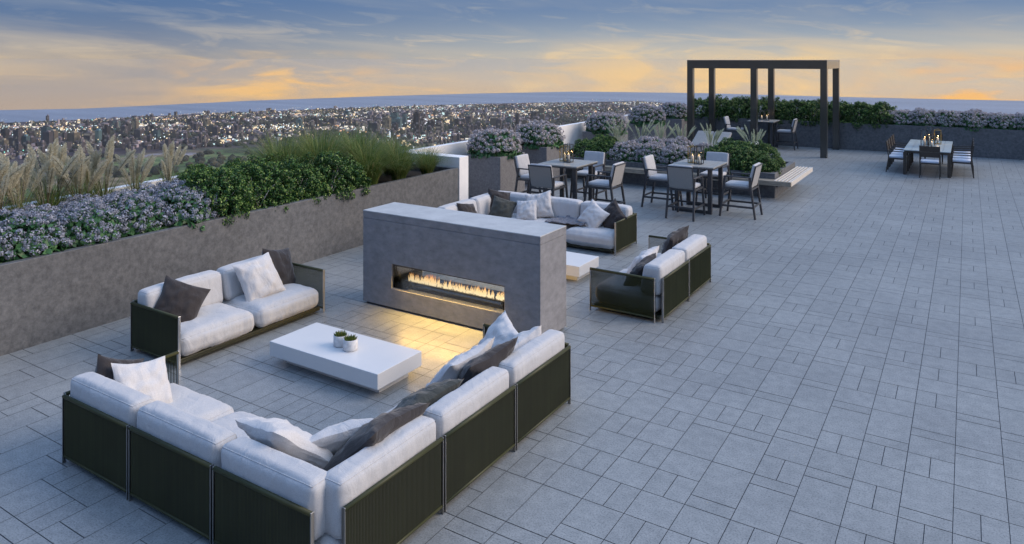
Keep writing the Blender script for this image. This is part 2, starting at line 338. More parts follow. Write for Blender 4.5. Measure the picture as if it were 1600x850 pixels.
rr=ramp(t_,[(.35,(.17,.205,.27)),(.65,(.24,.28,.355))]); t_.links.new(nn.outputs[0],rr.inputs[0]); t_.links.new(rr.outputs[0],p_.inputs['Base Color'])
struct('sea',fan(sea_edge,ZG-.6,2600),sea_m)
land_edge=[far(*p) for p in ((-500,232),(-200,207),(0,192),(150,186),(330,177),(560,168),(700,163.5),(850,160),(1000,158),(1035,160),(1048,168),(1052,200),(1054,400))]
gm,t_,p_=newmat('plain_ground'); p_.inputs['Roughness'].default_value=.95; p_.inputs['Specular IOR Level'].default_value=.1
tcn=t_.nodes.new('ShaderNodeTexCoord')
def gnz(sc,det=6,st=(1,1,1),dist=0):
    mpn=t_.nodes.new('ShaderNodeMapping'); t_.links.new(tcn.outputs['Object'],mpn.inputs[0]); mpn.inputs['Scale'].default_value=st
    n=t_.nodes.new('ShaderNodeTexNoise'); n.inputs['Scale'].default_value=sc; n.inputs['Detail'].default_value=det; n.inputs['Distortion'].default_value=dist; t_.links.new(mpn.outputs[0],n.inputs[0]); return n.outputs[0]
fld=ramp(t_,[(.34,(.030,.034,.022)),(.44,(.05,.075,.03)),(.50,(.085,.105,.045)),(.56,(.12,.10,.065)),(.64,(.17,.16,.17))],'CONSTANT'); t_.links.new(gnz(.006,4,(1,1,1),.6),fld.inputs[0])
fl2=ramp(t_,[(.4,(1.0,)*3),(.6,(2.0,)*3)]); t_.links.new(gnz(.05,6),fl2.inputs[0])
fcol=mixc(t_,1,fld.outputs[0],fl2.outputs[0],'MULTIPLY')
cty=ramp(t_,[(.40,(.028,.022,.030)),(.60,(.075,.062,.070))]); t_.links.new(gnz(.02,8),cty.inputs[0])
ln=t_.nodes.new('ShaderNodeVectorMath'); ln.operation='LENGTH'; t_.links.new(tcn.outputs['Object'],ln.inputs[0])
mask=math_(t_,'MULTIPLY',math_(t_,'SUBTRACT',math_(t_,'ADD',ln.outputs['Value'],math_(t_,'MULTIPLY',gnz(.004,3),260)),1370),.01,True)
t_.links.new(mixc(t_,mask,fcol,cty.outputs[0]),p_.inputs['Base Color'])
struct('ground',fan(land_edge,ZG,2400),gm)

# ---- city
def city_mat(name,body,lit,frac,es,tint=None):
    m,t,p=newmat(name); l=t.links; p.inputs['Roughness'].default_value=.8
    g=t.nodes.new('ShaderNodeNewGeometry'); hs=t.nodes.new('ShaderNodeHueSaturation'); hs.inputs['Color'].default_value=(*body,1)
    l.new(math_(t,'ADD',math_(t,'MULTIPLY',math_(t,'POWER',g.outputs['Random Per Island'],3.0),3.2),.30),hs.inputs['Value']); l.new(hs.outputs[0],p.inputs['Base Color'])
    sn=t.nodes.new('ShaderNodeVectorMath'); sn.operation='SNAP'; l.new(g.outputs['Position'],sn.inputs[0]); sn.inputs[1].default_value=(4.5,4.5,3.6)
    w=t.nodes.new('ShaderNodeTexWhiteNoise'); w.noise_dimensions='3D'; l.new(sn.outputs[0],w.inputs[0])
    sepn=t.nodes.new('ShaderNodeSeparateXYZ'); l.new(g.outputs['Normal'],sepn.inputs[0])
    vert=math_(t,'LESS_THAN',sepn.outputs[2],.5)
    dn=t.nodes.new('ShaderNodeTexNoise'); dn.inputs['Scale'].default_value=.006; dn.inputs['Detail'].default_value=3; l.new(g.outputs['Position'],dn.inputs[0])
    dst=math_(t,'MULTIPLY',math_(t,'SUBTRACT',dn.outputs[0],.42),7,True)
    isl=math_(t,'GREATER_THAN',math_(t,'FRACT',math_(t,'MULTIPLY',g.outputs['Random Per Island'],17.3)),.35)
    on=math_(t,'MULTIPLY',math_(t,'MULTIPLY',math_(t,'LESS_THAN',w.outputs[0],math_(t,'MULTIPLY',dst,frac)),vert),math_(t,'ADD',math_(t,'MULTIPLY',isl,.9),.1))
    w2=t.nodes.new('ShaderNodeTexWhiteNoise'); w2.noise_dimensions='1D'
    l.new(math_(t,'MULTIPLY',g.outputs['Random Per Island'],77.0),w2.inputs['W'])
    rp=ramp(t,lit,'CONSTANT'); l.new(w2.outputs[0],rp.inputs[0])
    l.new(rp.outputs[0],p.inputs['Emission Color']); l.new(math_(t,'MULTIPLY',on,es),p.inputs['Emission Strength'])
    m.cycles.emission_sampling='NONE'; return m
LIT=[(0,(1,.78,.48)),(.34,(1,.93,.78)),(.6,(.62,.86,.86)),(.78,(.85,.92,1)),(.93,(1,.52,.22))]
M['city']=city_mat('city_facade',(.12,.10,.11),LIT,.40,1.15)
M['cityteal']=city_mat('teal_glass_facade',(.09,.17,.19),[(0,(.35,.80,.82)),(.5,(.6,.95,.92))],.55,.42)
M['citywarm']=city_mat('cream_lit_facade',(.26,.21,.14),[(0,(1,.82,.50)),(.5,(1,.9,.66))],.6,.7)
M['citydark']=city_mat('dark_brown_facade',(.035,.026,.03),[(0,(1,.85,.7)),(.5,(.9,.9,1))],.16,.9)
M['cityor']=city_mat('orange_lit_facade',(.22,.12,.05),[(0,(1,.50,.16)),(.5,(1,.6,.2))],.7,1.0)
rng=random.Random(4)
def toaz(d,lat): return (lat*rt[0]+d*ax[0], lat*rt[1]+d*ax[1])
def px_of(x,y):
    d=x*ax[0]+y*ax[1]; return 800+FPX*(x*rt[0]+y*rt[1])/d, 93+FPX*HG/d, d
def landy(px):
    P_=[(-500,232),(-200,207),(0,192),(150,186),(330,177),(560,168),(700,163.5),(850,160),(1000,158),(1048,162)]
    for (a,b),(c,d) in zip(P_,P_[1:]):
        if a<=px<=c: return b+(d-b)*(px-a)/(c-a)
    return 400
dark=[]
blds=[]
k=0
while k<21000:
    k+=1
    d=rng.uniform(880,2560); d=math.sqrt(rng.uniform(880**2,2580**2)); lat=rng.uniform(-.88,.21)*d
    x,y=toaz(d,lat); px,py,_=px_of(x,y)
    if py<landy(px)+1.2: continue
    nearlim=262 if px<70 else (240 if px<135 else 233)
    nv=noise.noise((x*.004,y*.004,3)); 
    if py>nearlim+nv*6: continue
    dv=noise.noise((x*.0055+9,y*.0055,7))            # dark wooded gaps
    if dv>.10 and py>185: 
        if rng.random()<.97: continue
    fr=min(1,max(0,(2450-d)/900)); h=rng.uniform(2,3.5+3*fr); w=rng.uniform(3.5,8); dd=rng.uniform(3.5,9)
    tn=noise.noise((x*.003,y*.003,21))
    if rng.random()<(.05+max(0,tn)*.30)*fr: h=rng.uniform(6,9+10*fr); w=rng.uniform(4,8); dd=w
    blds.append((x,y,w,dd,h,rng.choice((.3,.34,.5,.1,1.1)),px,py))
def bld_box(mb,x,y,w,d,h,a,z0=ZG):
    c,s=math.cos(a),math.sin(a); vs=[]
    for z in (z0,z0+h):
        for i,j in ((-1,-1),(1,-1),(1,1),(-1,1)):
            u=i*w/2; v=j*d/2; vs.append((x+u*c-v*s,y+u*s+v*c,z))
    mb.add(vs,[(4,5,6,7),(0,1,5,4),(1,2,6,5),(2,3,7,6),(3,0,4,7)])
vis=[b for b in blds if -5<b[6]<1045]
vis.sort(key=lambda b:-(b[4]*b[2])/((1132*150/(b[7]-93))**2))
solo=set(id(b) for b in vis[:220])
mb=MB()
for b in blds:
    if id(b) not in solo: bld_box(mb,*b[:6])
tag(obj('distant_buildings',mb,M['city']),'dense mass of small lit buildings filling the far city plain','buildings',kind='stuff')
for i,b in enumerate(vis[:220]):
    m1=MB(); x,y,w,d,h,a=b[:6]; bld_box(m1,0,0,w,d,h,a,0)
    bld_box(m1,w*.1,d*.1,w*.4,d*.4,h*.12+1,a,h)
    o=obj('city_building',m1,M['city']); o.location=(x,y,ZG)
    zn=['above the left plumes','above the right plumes','over the hydrangeas','over the boxwood','over the left fountain grass','over the right fountain grass','over the white return wall','over the flowering pots','left of the farthest pots'][min(8,int(max(0,b[6])/118))]
    q='low grey block in the %s city %s, scattered lit windows'%('nearer' if b[7]>205 else ('middle' if b[7]>188 else 'farthest'),zn); tag(o,q,'building',q+' group')
def tower(px,yt,yb,wpx,mat,label,deep=.8,a=.35):
    d=FPX*HG/(yb-93); h=HG-(yt-93)*d/FPX; x,y=far(px,yb); w=wpx*d/FPX
    r=thing('city_tower',label,'tower',loc=(x,y,ZG)); m1=MB(); bld_box(m1,0,0,w,w*deep,h,a,0); obj('facade',m1,M[mat],r)
    m2=MB(); bld_box(m2,0,0,w*.5,w*.4,h*.07,a,h); obj('roof_plant',m2,M['citydark'],r)
for a in [(166,197,229,9,'citydark','dark brown slab tower with a few lit windows, tall at the left of the skyline'),
 (72,198,222,11,'cityteal','teal glass tower left of the dark slab, behind the plumes'),
 (86,200,222,7,'cityteal','slim teal tower just right of the wider teal glass one at left'),
 (60,203,215,8,'citywarm','low cream lit block left of the teal glass tower'),
 (28,203,236,10,'city','greyish tower at the far left edge of the city'),
 (8,202,228,9,'citydark','squat dark tower nearest the left edge of the picture'),
 (104,222,234,12,'city','broad low office block in front of the left towers'),
 (245,203,218,8,'cityteal','pale teal block alone right of the dark slab tower'),
 (272,207,219,9,'citywarm','cream block right of the pale teal block'),
 (230,197,206,5,'city','slim tower behind the pale teal block'),
 (317,183,192,4,'citywarm','far yellowish lit tower on the left half of the skyline'),
 (378,184,193,5,'cityor','orange lit block in the far city above the boxwood'),
 (420,196,206,9,'citywarm','bright cream block over the green bushes'),
 (181,189,200,10,'cityteal','teal low tower beyond the dark slab'),
 (651,177,213,9,'citydark','dark brown slab tower in the middle of the picture, behind the fountain grass'),
 (617,176,199,11,'cityteal','teal glass tower left of the middle dark slab'),
 (605,180,194,6,'citywarm','cream block left of the middle teal tower'),
 (632,178,196,6,'cityteal','slim teal tower between the middle teal tower and dark slab'),
 (590,187,204,9,'city','grey office block over the tallest fountain grass'),
 (700,175,184,8,'city','far grey lit block right of the middle dark slab'),
 (795,184,203,8,'cityteal','pale teal tower above the two flowering pots'),
 (820,188,200,8,'citywarm','cream block right of the pale teal tower above the pots'),
 (808,178,200,5,'citydark','thin dark tower behind the pots'),
 (868,167,176,4,'citywarm','small yellow lit tower far off above the second pot'),
 (927,168,175,4,'cityor','orange lit block far off above the third pot'),
 (729,174,182,9,'cityteal','wide low teal block in the far middle city')]: tower(*a)
WH=['at the far left edge','left of the tallest plumes','above the left plumes','above the middle plumes','above the last plume','over the green fields','over the first fountain grass','over the left fountain grass','over the middle fountain grass','over the right fountain grass','over the white return wall','over the first flowering pot','over the second flowering pot','over the low planter','beside the third flowering pot']
KND=['city','citywarm','cityteal','citydark','city','citywarm']
for i,(cx_,yb_,n_) in enumerate(((20,236,6),(60,228,5),(130,226,6),(215,212,5),(300,206,4),(350,215,4),(470,203,5),(540,196,4),(600,208,6),(665,206,6),(720,196,5),(770,204,5),(850,190,4),(920,182,3),(980,175,3))):
    for j in range(n_):
        px=cx_+rng.uniform(-24,24); yb=max(landy(px)+8,yb_+rng.uniform(-9,5)); d=FPX*HG/(yb-93); x,y=far(px,yb); w=rng.uniform(9,15); h=rng.uniform(12,26); a=.35
        m1=MB(); bld_box(m1,0,0,w,w*rng.uniform(.6,1),h,a,0); bld_box(m1,w*.1,0,w*.4,w*.35,2.5,a,h)
        kd=KND[rng.randrange(6)]; q=dict(city='grey',citywarm='cream lit',cityteal='teal glass',citydark='dark brown')[kd]+' office block in the distant city, in the cluster '+WH[i]
        o=obj('city_block',m1,M[kd]); o.location=(x,y,ZG); tag(o,q,'building',q+' group')
# street lights of the plain (nobody could count them)
mb=MB(); cols=[MB(),MB(),MB()]
def glow(q,x,y,z,r): q.add([(x+r,y,z),(x,y+r,z),(x-r,y,z),(x,y-r,z),(x,y,z+r),(x,y,z-r)],[(0,1,4),(1,2,4),(2,3,4),(3,0,4),(1,0,5),(2,1,5),(3,2,5),(0,3,5)])
for k in range(26):                                    # lit avenues
    d=rng.uniform(1250,2300); lat=rng.uniform(-.8,.15)*d; x,y=toaz(d,lat); a=rng.choice((.35,.35+PI/2,1.1)); n_=rng.randint(14,40)
    for j in range(n_):
        xx,yy=x+math.cos(a)*j*11,y+math.sin(a)*j*11; px,py,_=px_of(xx,yy)
        if landy(px)+1<py<230: glow(cols[0 if k%4 else 1],xx+rng.uniform(-2,2),yy+rng.uniform(-2,2),ZG+9,rng.uniform(.5,.9))
for (cx_,cy_,n_,rr_) in ((430,206,46,30),(452,203,30,25),(70,214,30,35),(640,199,40,40),(1000,166,24,40),(250,222,16,25),(545,188,22,30),(120,208,24,30)):
    x,y=far(cx_,cy_)
    for j in range(n_): glow(cols[1 if j%3 else 0],x+rng.gauss(0,rr_),y+rng.gauss(0,rr_),ZG+rng.uniform(6,14),rng.uniform(.7,1.6))
for k in range(5200):
    d=math.sqrt(rng.uniform(1000**2,2570**2)); lat=rng.uniform(-.86,.205)*d; x,y=toaz(d,lat); px,py,_=px_of(x,y)
    if py<landy(px)+.8 or py>(255 if px<110 else 232): continue
    if noise.noise((x*.0055+9,y*.0055,7))>.16 and rng.random()<.8 and py>196: continue
    if noise.noise((x*.005+3,y*.005,14))<-.05 and rng.random()<.75: continue
    r=rng.choice((.35,.45,.6,.6,1.0)); z=ZG+rng.uniform(5,12); q=cols[0 if rng.random()<.55 else (1 if rng.random()<.7 else 2)]
    q.add([(x+r,y,z),(x,y+r,z),(x-r,y,z),(x,y-r,z),(x,y,z+r),(x,y,z-r)],[(0,1,4),(1,2,4),(2,3,4),(3,0,4),(1,0,5),(2,1,5),(3,2,5),(0,3,5)])
for q,nm,c,s,lb in ((cols[0],'city_lights',(1,.78,.45),1.9,'countless warm yellow street lights scattered through the distant city'),(cols[1],'city_lights',(.8,.95,1),1.5,'countless cold white lamps scattered through the distant city'),(cols[2],'city_lights',(.3,.95,.8),1.6,'scattered green and teal sign lights in the distant city')):
    tag(obj(nm,q,emat(nm+'_glow',c,s)),lb,'lights',kind='stuff')
# woods : lumps of crowns among the blocks and round the fields
mb=MB(); ico=[(0,0,1)]+[(math.cos(a)*.9,math.sin(a)*.9,.35) for a in [k*PI/3 for k in range(6)]]+[(math.cos(a),math.sin(a),-.3) for a in [k*PI/3+.5 for k in range(6)]]
icf=[(0,1+k,1+(k+1)%6) for k in range(6)]+[(1+k,7+k,1+(k+1)%6) for k in range(6)]+[(1+(k+1)%6,7+k,7+(k+1)%6) for k in range(6)]
cnt=0
while cnt<9000:
    d=math.sqrt(rng.uniform(620**2,2300**2)); lat=rng.uniform(-.86,.2)*d; x,y=toaz(d,lat); px,py,_=px_of(x,y); cnt+=1
    if py<landy(px)+3: continue
    dv=noise.noise((x*.0055+9,y*.0055,7)); nv=noise.noise((x*.008,y*.008,40))
    if py<232 and dv<.13 : 
        if rng.random()<.85: continue
    elif py>=232 and nv<.10: 
        if rng.random()<.93: continue
    s=rng.uniform(3,7.5); mb.add([(x+p[0]*s*rng.uniform(.8,1.2),y+p[1]*s*rng.uniform(.8,1.2),ZG+s*.4+p[2]*s*rng.uniform(.7,1.1)) for p in ico],icf)
M['woods']=leafmat('woodland',[(0,(.020,.022,.020)),(.5,(.035,.040,.028)),(1,(.075,.07,.045))],.9,0,.1)
tag(obj('woodland',mb,M['woods']),'dark woodland crowns between the far city blocks and around the fields','woodland',kind='stuff')

# ================================================================== TERRACE
struct('terrace_slab',MB().box(-13.6,14,-8,33,-146,-.008),M['grout'])
mb=MB(); rg=random.Random(11); cw=.348
k0=int((-9.5+.44)/cw)-1; k1=int((12+.44)/cw)
off=0
for k in range(k0,k1):
    if k%2==0 or rg.random()<.25: off=rg.choice((0,.5))
    x0=-.44+k*cw; x1=x0+cw; ga=.0032 if k%3==0 else .0026; gb=.0026
    y=-3.5+ (6.44-.7*14+3.5) +off*.7 -.35
    kind=rg.choice('AB')
    def q(a,b,c,d,g=.0030): 
        mb.add([(a+ga if a==x0 else a+g,c+g,0),(b-gb if b==x1 else b-g,c+g,0),(b-gb if b==x1 else b-g,d-g,0),(a+ga if a==x0 else a+g,d-g,0)],[(0,1,2,3)])
    while y<30.2:
        kind='B' if rg.random()<(.72 if kind=='A' else .42) else 'A'
        xm=(x0+x1)/2
        if kind=='A':
            if rg.random()<.5: q(x0,x1,y,y+.15,.0038); q(x0,x1,y+.15,y+.70,.0038)
            else: q(x0,x1,y,y+.55,.0038); q(x0,x1,y+.55,y+.70,.0038)
        else:
            for yy,small in ((y,rg.random()<.5),(y+.35,None)):
                if small is None: small=not last
                last=small
                if small: q(x0,xm,yy,yy+.35); q(xm,x1,yy,yy+.35)
                else: q(x0,x1,yy,yy+.35)
        y+=.70
struct('terrace_floor',mb,M['floor'])

# ---- long left planter with its parapet
def trough(name,label,x0,x1,y0,y1,h,t,mat,grp=None,soil=.14,cat='planter'):
    r=thing(name,label,cat,grp,((x0+x1)/2,(y0+y1)/2,0),world=True)
    m=MB(); vs=[]
    for z in (0,h): vs+= [(x0,y0,z),(x1,y0,z),(x1,y1,z),(x0,y1,z)]
    for z in (h,h-soil-.04): vs+= [(x0+t,y0+t,z),(x1-t,y0+t,z),(x1-t,y1-t,z),(x0+t,y1-t,z)]
    fs=[(0,1,5,4),(1,2,6,5),(2,3,7,6),(3,0,4,7)]
    for k in range(4): a=4+k; b=4+(k+1)%4; fs.append((a,b,b+4,a+4)); fs.append((a+4,b+4,b+8,a+8))
    m.add(vs,fs); obj('trough',m,mat,r,bevel=.006)
    m=MB(); n=14; g=[]
    for i in range(n+1):
        for j in range(n+1):
            x=x0+t+(x1-x0-2*t)*i/n; y=y0+t+(y1-y0-2*t)*j/n; g.append((x,y,h-soil+.02*noise.noise((x*3,y*3,0))))
    m.add(g,[(i*(n+1)+j,(i+1)*(n+1)+j,(i+1)*(n+1)+j+1,i*(n+1)+j+1) for i in range(n) for j in range(n)]); obj('soil',m,M['soil'],r,smooth=True)
    return r
trough('long_planter','long grey concrete planter wall along the left edge behind the sofas',-12.3,-9.38,-4,12.73,1.04,.10,M['wall'])
r=thing('parapet_wall','white return wall standing at the end of the long planter','wall',loc=(-11,12.9,0),world=True)
obj('wall',MB().box(-12.9,-9.36,12.733,13.07,0,1.268),M['white_wall'],r,bevel=.006)
def slantwall(name,label,pts,t,h,z0=0):
    r=thing(name,label,'wall',loc=(pts[0][0],pts[0][1],0),world=True); m=MB()
    vs=[]; n=len(pts)
    for (x,y) in pts: vs+=[(x,y,z0),(x-t,y,z0),(x-t,y,h),(x,y,h)]
    fs=[]
    for i in range(n-1):
        for k in range(4): fs.append((i*4+k,i*4+(k+1)%4,i*4+4+(k+1)%4,i*4+4+k))
    fs+=[(0,3,2,1),tuple((n-1)*4+k for k in range(4))]
    m.add(vs,fs); obj('wall',m,M['white_wall'],r,fixn=True,bevel=.006); return r
slantwall('outer_parapet','white outer parapet behind the plants of the long planter',[(-11.0,-4),(-11.15,1),(-11.6,4.5),(-12.03,7.26),(-12.5,10.3),(-12.84,12.73)],.16,1.268,0)
slantwall('far_parapet','long pale parapet running away behind the flowering pots',[(-11.02,13.073),(-11.0,20),(-10.98,31)],.16,1.268,0)
trough('back_planter','long grey concrete planter wall closing the far side of the terrace',-10.97,9,29.95,31.6,1.0,.10,M['wall'])
# ---- four sided pots
PY=[(14.70,15.85),(16.98,18.1),(21.4,22.5),(24.95,26.1),(27.85,29.2)]
for i,(a,b) in enumerate(PY):
    trough('square_pot',['square concrete pot nearest the white return wall, full of flowers','square concrete pot second from the return wall, behind the left bar table','square concrete pot third along the far parapet, behind feather grass','square concrete pot fourth along the far parapet','square concrete pot farthest along the parapet, beside the pergola'][i],-10.72 if i<4 else -10.5,-9.58,a,b,1.03,.09,M['pot'],'square concrete pots along the parapet')
# ---- central planter with bench
trough('bench_planter','low concrete planter in the middle of the terrace with a slatted bench around it',-9.8,-4.0,18.46,20.95,.60,.13,M['wall'])
r=thing('timber_bench','pale slatted timber bench wrapped around the front and right end of the low planter','bench',loc=(-5,18.2,0),world=True)
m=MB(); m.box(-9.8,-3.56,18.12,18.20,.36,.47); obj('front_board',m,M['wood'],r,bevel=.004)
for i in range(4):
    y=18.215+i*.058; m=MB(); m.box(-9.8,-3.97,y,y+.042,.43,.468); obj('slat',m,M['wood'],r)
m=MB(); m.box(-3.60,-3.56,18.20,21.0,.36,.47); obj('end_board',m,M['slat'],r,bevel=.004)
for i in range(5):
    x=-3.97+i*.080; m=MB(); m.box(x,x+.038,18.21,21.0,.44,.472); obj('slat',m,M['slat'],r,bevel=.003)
m=MB()
for y in (18.6,19.4,20.2,20.85): m.box(-3.998,-3.60,y,y+.05,.37,.43)
m.box(-3.95,-3.9,18.3,20.9,0.30,.37)
obj('bracket',m,M['dark_metal'],r)

# ================================================================== PLANTS
def np_mesh(name,V,F,mat):
    me=bpy.data.meshes.new(name); me.vertices.add(len(V)); me.vertices.foreach_set('co',V.astype(np.float32).ravel())
    nf=len(F); k=F.shape[1]; me.loops.add(nf*k); me.loops.foreach_set('vertex_index',F.astype(np.int32).ravel())
    me.polygons.add(nf); me.polygons.foreach_set('loop_start',np.arange(0,nf*k,k,dtype=np.int32)); me.polygons.foreach_set('loop_total',np.full(nf,k,dtype=np.int32))
    me.update(calc_edges=True); me.validate(); me.materials.append(mat); return me
def leaves(P,N,size,r,aspect=.55,mat=None,name='leaves',jit=.6):
    n=len(P); N=N+r.normal(0,jit,(n,3)); N/=np.linalg.norm(N,axis=1)[:,None]+1e-9
    A=np.cross(N,r.normal(0,1,(n,3))); A/=np.linalg.norm(A,axis=1)[:,None]+1e-9; B=np.cross(N,A)
    s=(size*r.uniform(.7,1.3,n))[:,None]
    V=np.stack([P-A*s*.5,P-B*s*aspect*.5+N*s*.10,P+A*s*.5,P+B*s*aspect*.5+N*s*.10],1).reshape(-1,3)
    F=np.arange(n*4).reshape(n,4); return np_mesh(name,V,F,mat)
def dome(n,rx,ry,h,r,depth=.25,lump=.13,seed=0,zmin=-.05,pw=2.6):
    out=[];nor=[]
    while len(out)<n:
        d=r.normal(0,1,3); d/=np.linalg.norm(d)
        if d[2]<zmin: continue
        q=(abs(d[0])**pw+abs(d[1])**pw+abs(d[2])**pw)**(-1/pw)
        lm=1+lump*noise.noise((d[0]*2.6+seed,d[1]*2.6,d[2]*2.6))+lump*.7*noise.noise((d[0]*6+seed,d[1]*6,d[2]*6))
        rad=q*lm*(1-depth*r.random()**2.2)
        out.append((d[0]*rx*rad,d[1]*ry*rad,d[2]*h*rad)); nor.append((d[0]/rx,d[1]/ry,d[2]/h))
    N=np.array(nor); N/=np.linalg.norm(N,axis=1)[:,None]
    return np.array(out),N
def mk(name,me,parent):
    o=bpy.data.objects.new(name,me); COL.objects.link(o); o.parent=parent; return o
HIDE=[]
def proto_boxwood(seed,rx=.55,ry=.55,h=.5,n=20000):
    r=np.random.default_rng(seed); root=thing('boxwood_bush','boxwood','bush')
    # the crown is built of many small rounded clumps of leaves
    C,CN=dome(900,rx*.92,ry*.92,h*.92,r,.05,.22,seed,zmin=.0); keep=[]
    for i in range(len(C)):
        if all(np.linalg.norm(C[i]-C[j])>.068 for j in keep): keep.append(i)
    PP=[];NN=[];TT=[]
    for i in keep:
        m_=n//len(keep); d=r.normal(0,1,(m_,3)); d/=np.linalg.norm(d,axis=1)[:,None]; ax_=CN[i]*.7+np.array([0,0,.7])+r.normal(0,.2,3); ax_/=np.linalg.norm(ax_)
        d=d+ax_*.55; d/=np.linalg.norm(d,axis=1)[:,None]; rr=r.uniform(.045,.075); q=r.uniform(.55,1.05,(m_,1))
        PP.append(C[i]+d*rr*q+ax_*rr*.35*(d@ax_)[:,None]); NN.append(d); TT.append(q[:,0]*.6+.5*(d@ax_)+r.normal(0,.12,m_))
    P=np.concatenate(PP);N=np.concatenate(NN);tt=np.concatenate(TT); yg=tt>.92
    mk('leaves',leaves(P[~yg],N[~yg],.028,r,.6,M['box'],'leaves',.55),root)
    mk('lit_young_leaves',leaves(P[yg],N[yg],.025,r,.65,M['boxy'],'lit_young_leaves',.5),root)
    m=MB()
    for k in range(9):
        a=r.uniform(0,2*PI); m.tube([(0,0,-.1),(math.cos(a)*rx*.3,math.sin(a)*ry*.3,h*.35),(math.cos(a)*rx*.6,math.sin(a)*ry*.6,h*.7)],[.012,.008,.004],5)
    mk('stems',mesh_of('stems',m),root); root.children[-1].data.materials.append(M['stem'])
    return root
def proto_hydrangea(seed,rx=.5,ry=.5,h=.48,heads=118,hr=.053,bm_='bloom'):
    r=np.random.default_rng(seed); root=thing('hydrangea_bush','hydrangea','bush')
    P,N=dome(2000,rx*.96,ry*.96,h*.93,r,.25,.12,seed,zmin=-.06)
    mk('leaves',leaves(P,N,.085,r,.62,M['hleaf'],'leaves',.6),root)
    # blooms, spaced apart
    C,CN=dome(1600,rx,ry,h,r,.05,.15,seed,zmin=.22); keep=[]
    for i in range(len(C)):
        if all(np.linalg.norm(C[i]-C[j])>hr*1.42 for j in keep): keep.append(i)
        if len(keep)>=heads: break
    PP=[];NN=[]
    for i in keep:
        m_=52; d=r.normal(0,1,(m_,3)); d/=np.linalg.norm(d,axis=1)[:,None]; d=d+CN[i]*.45; d/=np.linalg.norm(d,axis=1)[:,None]
        rr=hr*r.uniform(.75,1.15); PP.append(C[i]+d*rr*np.array([1,1,.85])*r.uniform(.86,1.04,(m_,1))); NN.append(d)
    PP=np.concatenate(PP);NN=np.concatenate(NN)
    mk('blooms',leaves(PP,NN,.024,r,.95,M[bm_],'blooms',.25),root)
    m=MB()
    for k in range(8):
        a=r.uniform(0,2*PI); m.tube([(0,0,-.1),(math.cos(a)*rx*.3,math.sin(a)*ry*.3,h*.4),(math.cos(a)*rx*.6,math.sin(a)*ry*.6,h*.75)],[.010,.007,.004],5)
    mk('stems',mesh_of('stems',m),root); root.children[-1].data.materials.append(M['stem'])
    return root
def blades(n,r,h,spread,w,segs=5,r0=.07,droop=1.0):
    V=[];F=[]
    for b in range(n):
        a=r.uniform(0,2*PI); rr=r0*math.sqrt(r.random()); x=rr*math.cos(a); y=rr*math.sin(a)
        a2=a+r.normal(0,.5); L_=h*r.uniform(.6,1.05); sp=spread*r.uniform(.15,1.0)*L_; wd=w*r.uniform(.7,1.2)
        dx,dy=math.cos(a2),math.sin(a2); base=len(V)
        for s in range(segs+1):
            t=s/segs; ou=sp*t**1.7; z=L_*(t-.42*droop*(sp/L_)*t**3*1.1)
            ww=wd*(1-t**1.5)*.5+.0006
            V.append((x+dx*ou-dy*ww,y+dy*ou+dx*ww,z)); V.append((x+dx*ou+dy*ww,y+dy*ou-dx*ww,z))
        for s in range(segs): F.append((base+2*s,base+2*s+1,base+2*s+3,base+2*s+2))
    return np.array(V),np.array(F)
def proto_fountain(seed,h=1.15,spread=1.15,n=1300):
    r=np.random.default_rng(seed); root=thing('fountain_grass','fountain grass','grass plant')
    V,F=blades(n,r,h,spread,.0075,6,.15); mk('blades',np_mesh('blades',V,F,M['grass']),root); return root
def proto_plume(seed,mat,h=.9,n=13,plen=.36,pr=.040):
    r=np.random.default_rng(seed); root=thing('feather_grass','feather grass','grass plant')
    V,F=blades(110,r,h*.7,.7,.006,5,.07); mk('blades',np_mesh('blades',V,F,M['grass'] if mat=='plume' else M[mat]),root)
    PP=[];DD=[]; st=MB()
    for k in range(n):
        a=r.uniform(0,2*PI); L_=h*r.uniform(.72,1.05); sp=L_*r.uniform(.05,.62); dx,dy=math.cos(a),math.sin(a)
        f=lambda t:np.array([dx*sp*t**1.6,dy*sp*t**1.6,L_*(t-.22*(sp/L_)*t**3)])
        t0=1-plen/L_*r.uniform(.9,1.25)
        st.tube([f(t) for t in np.linspace(0,1,7)],[.0035]*6+[.001],4,False)
        m_=560; t=r.uniform(0,1,m_); c=np.array([f(t0+(1-t0)*u) for u in t]); d=f(1)-f(t0); d/=np.linalg.norm(d)
        rad=pr*np.sin(np.clip(t*.93+.07,0,1)*PI)**.6
        q=r.normal(0,1,(m_,3)); q-=np.outer(q@d,d); q/=np.linalg.norm(q,axis=1)[:,None]
        dirn=q*.8+d*.75; dirn/=np.linalg.norm(dirn,axis=1)[:,None]
        PP.append(np.concatenate([c,c+dirn*rad[:,None]*1.3],1)); 
    PP=np.concatenate(PP); A=PP[:,:3];B=PP[:,3:]; r2=np.random.default_rng(seed+5); sd_=r2.normal(0,1,A.shape); dr=B-A; sd_=np.cross(dr,sd_); sd_/=np.linalg.norm(sd_,axis=1)[:,None]+1e-9
    w=.0034; V=np.stack([A-sd_*w*.4,A+sd_*w*.4,B+sd_*w*.5,B-sd_*w*.5],1).reshape(-1,3); mk('plumes',np_mesh('plumes',V,np.arange(len(V)).reshape(-1,4),M[mat]),root)
    mm=mesh_of('stems',st); mm.materials.append(M['stem'] if mat=='plume' else M[mat]); mk('stems',mm,root); return root
USED=set()
def plant(protos,i,x,y,z,sx,sy,sz,rz,label,group):
    p=protos[i%len(protos)]
    if p.name in USED: o=copy_tree(p)
    else: o=p; USED.add(p.name)
    o.location=(x,y,z); o.rotation_euler=(0,0,rz); o.scale=(sx,sy,sz); tag(o,label,group=group); return o
BW=[proto_boxwood(1),proto_boxwood(2),proto_boxwood(3)]
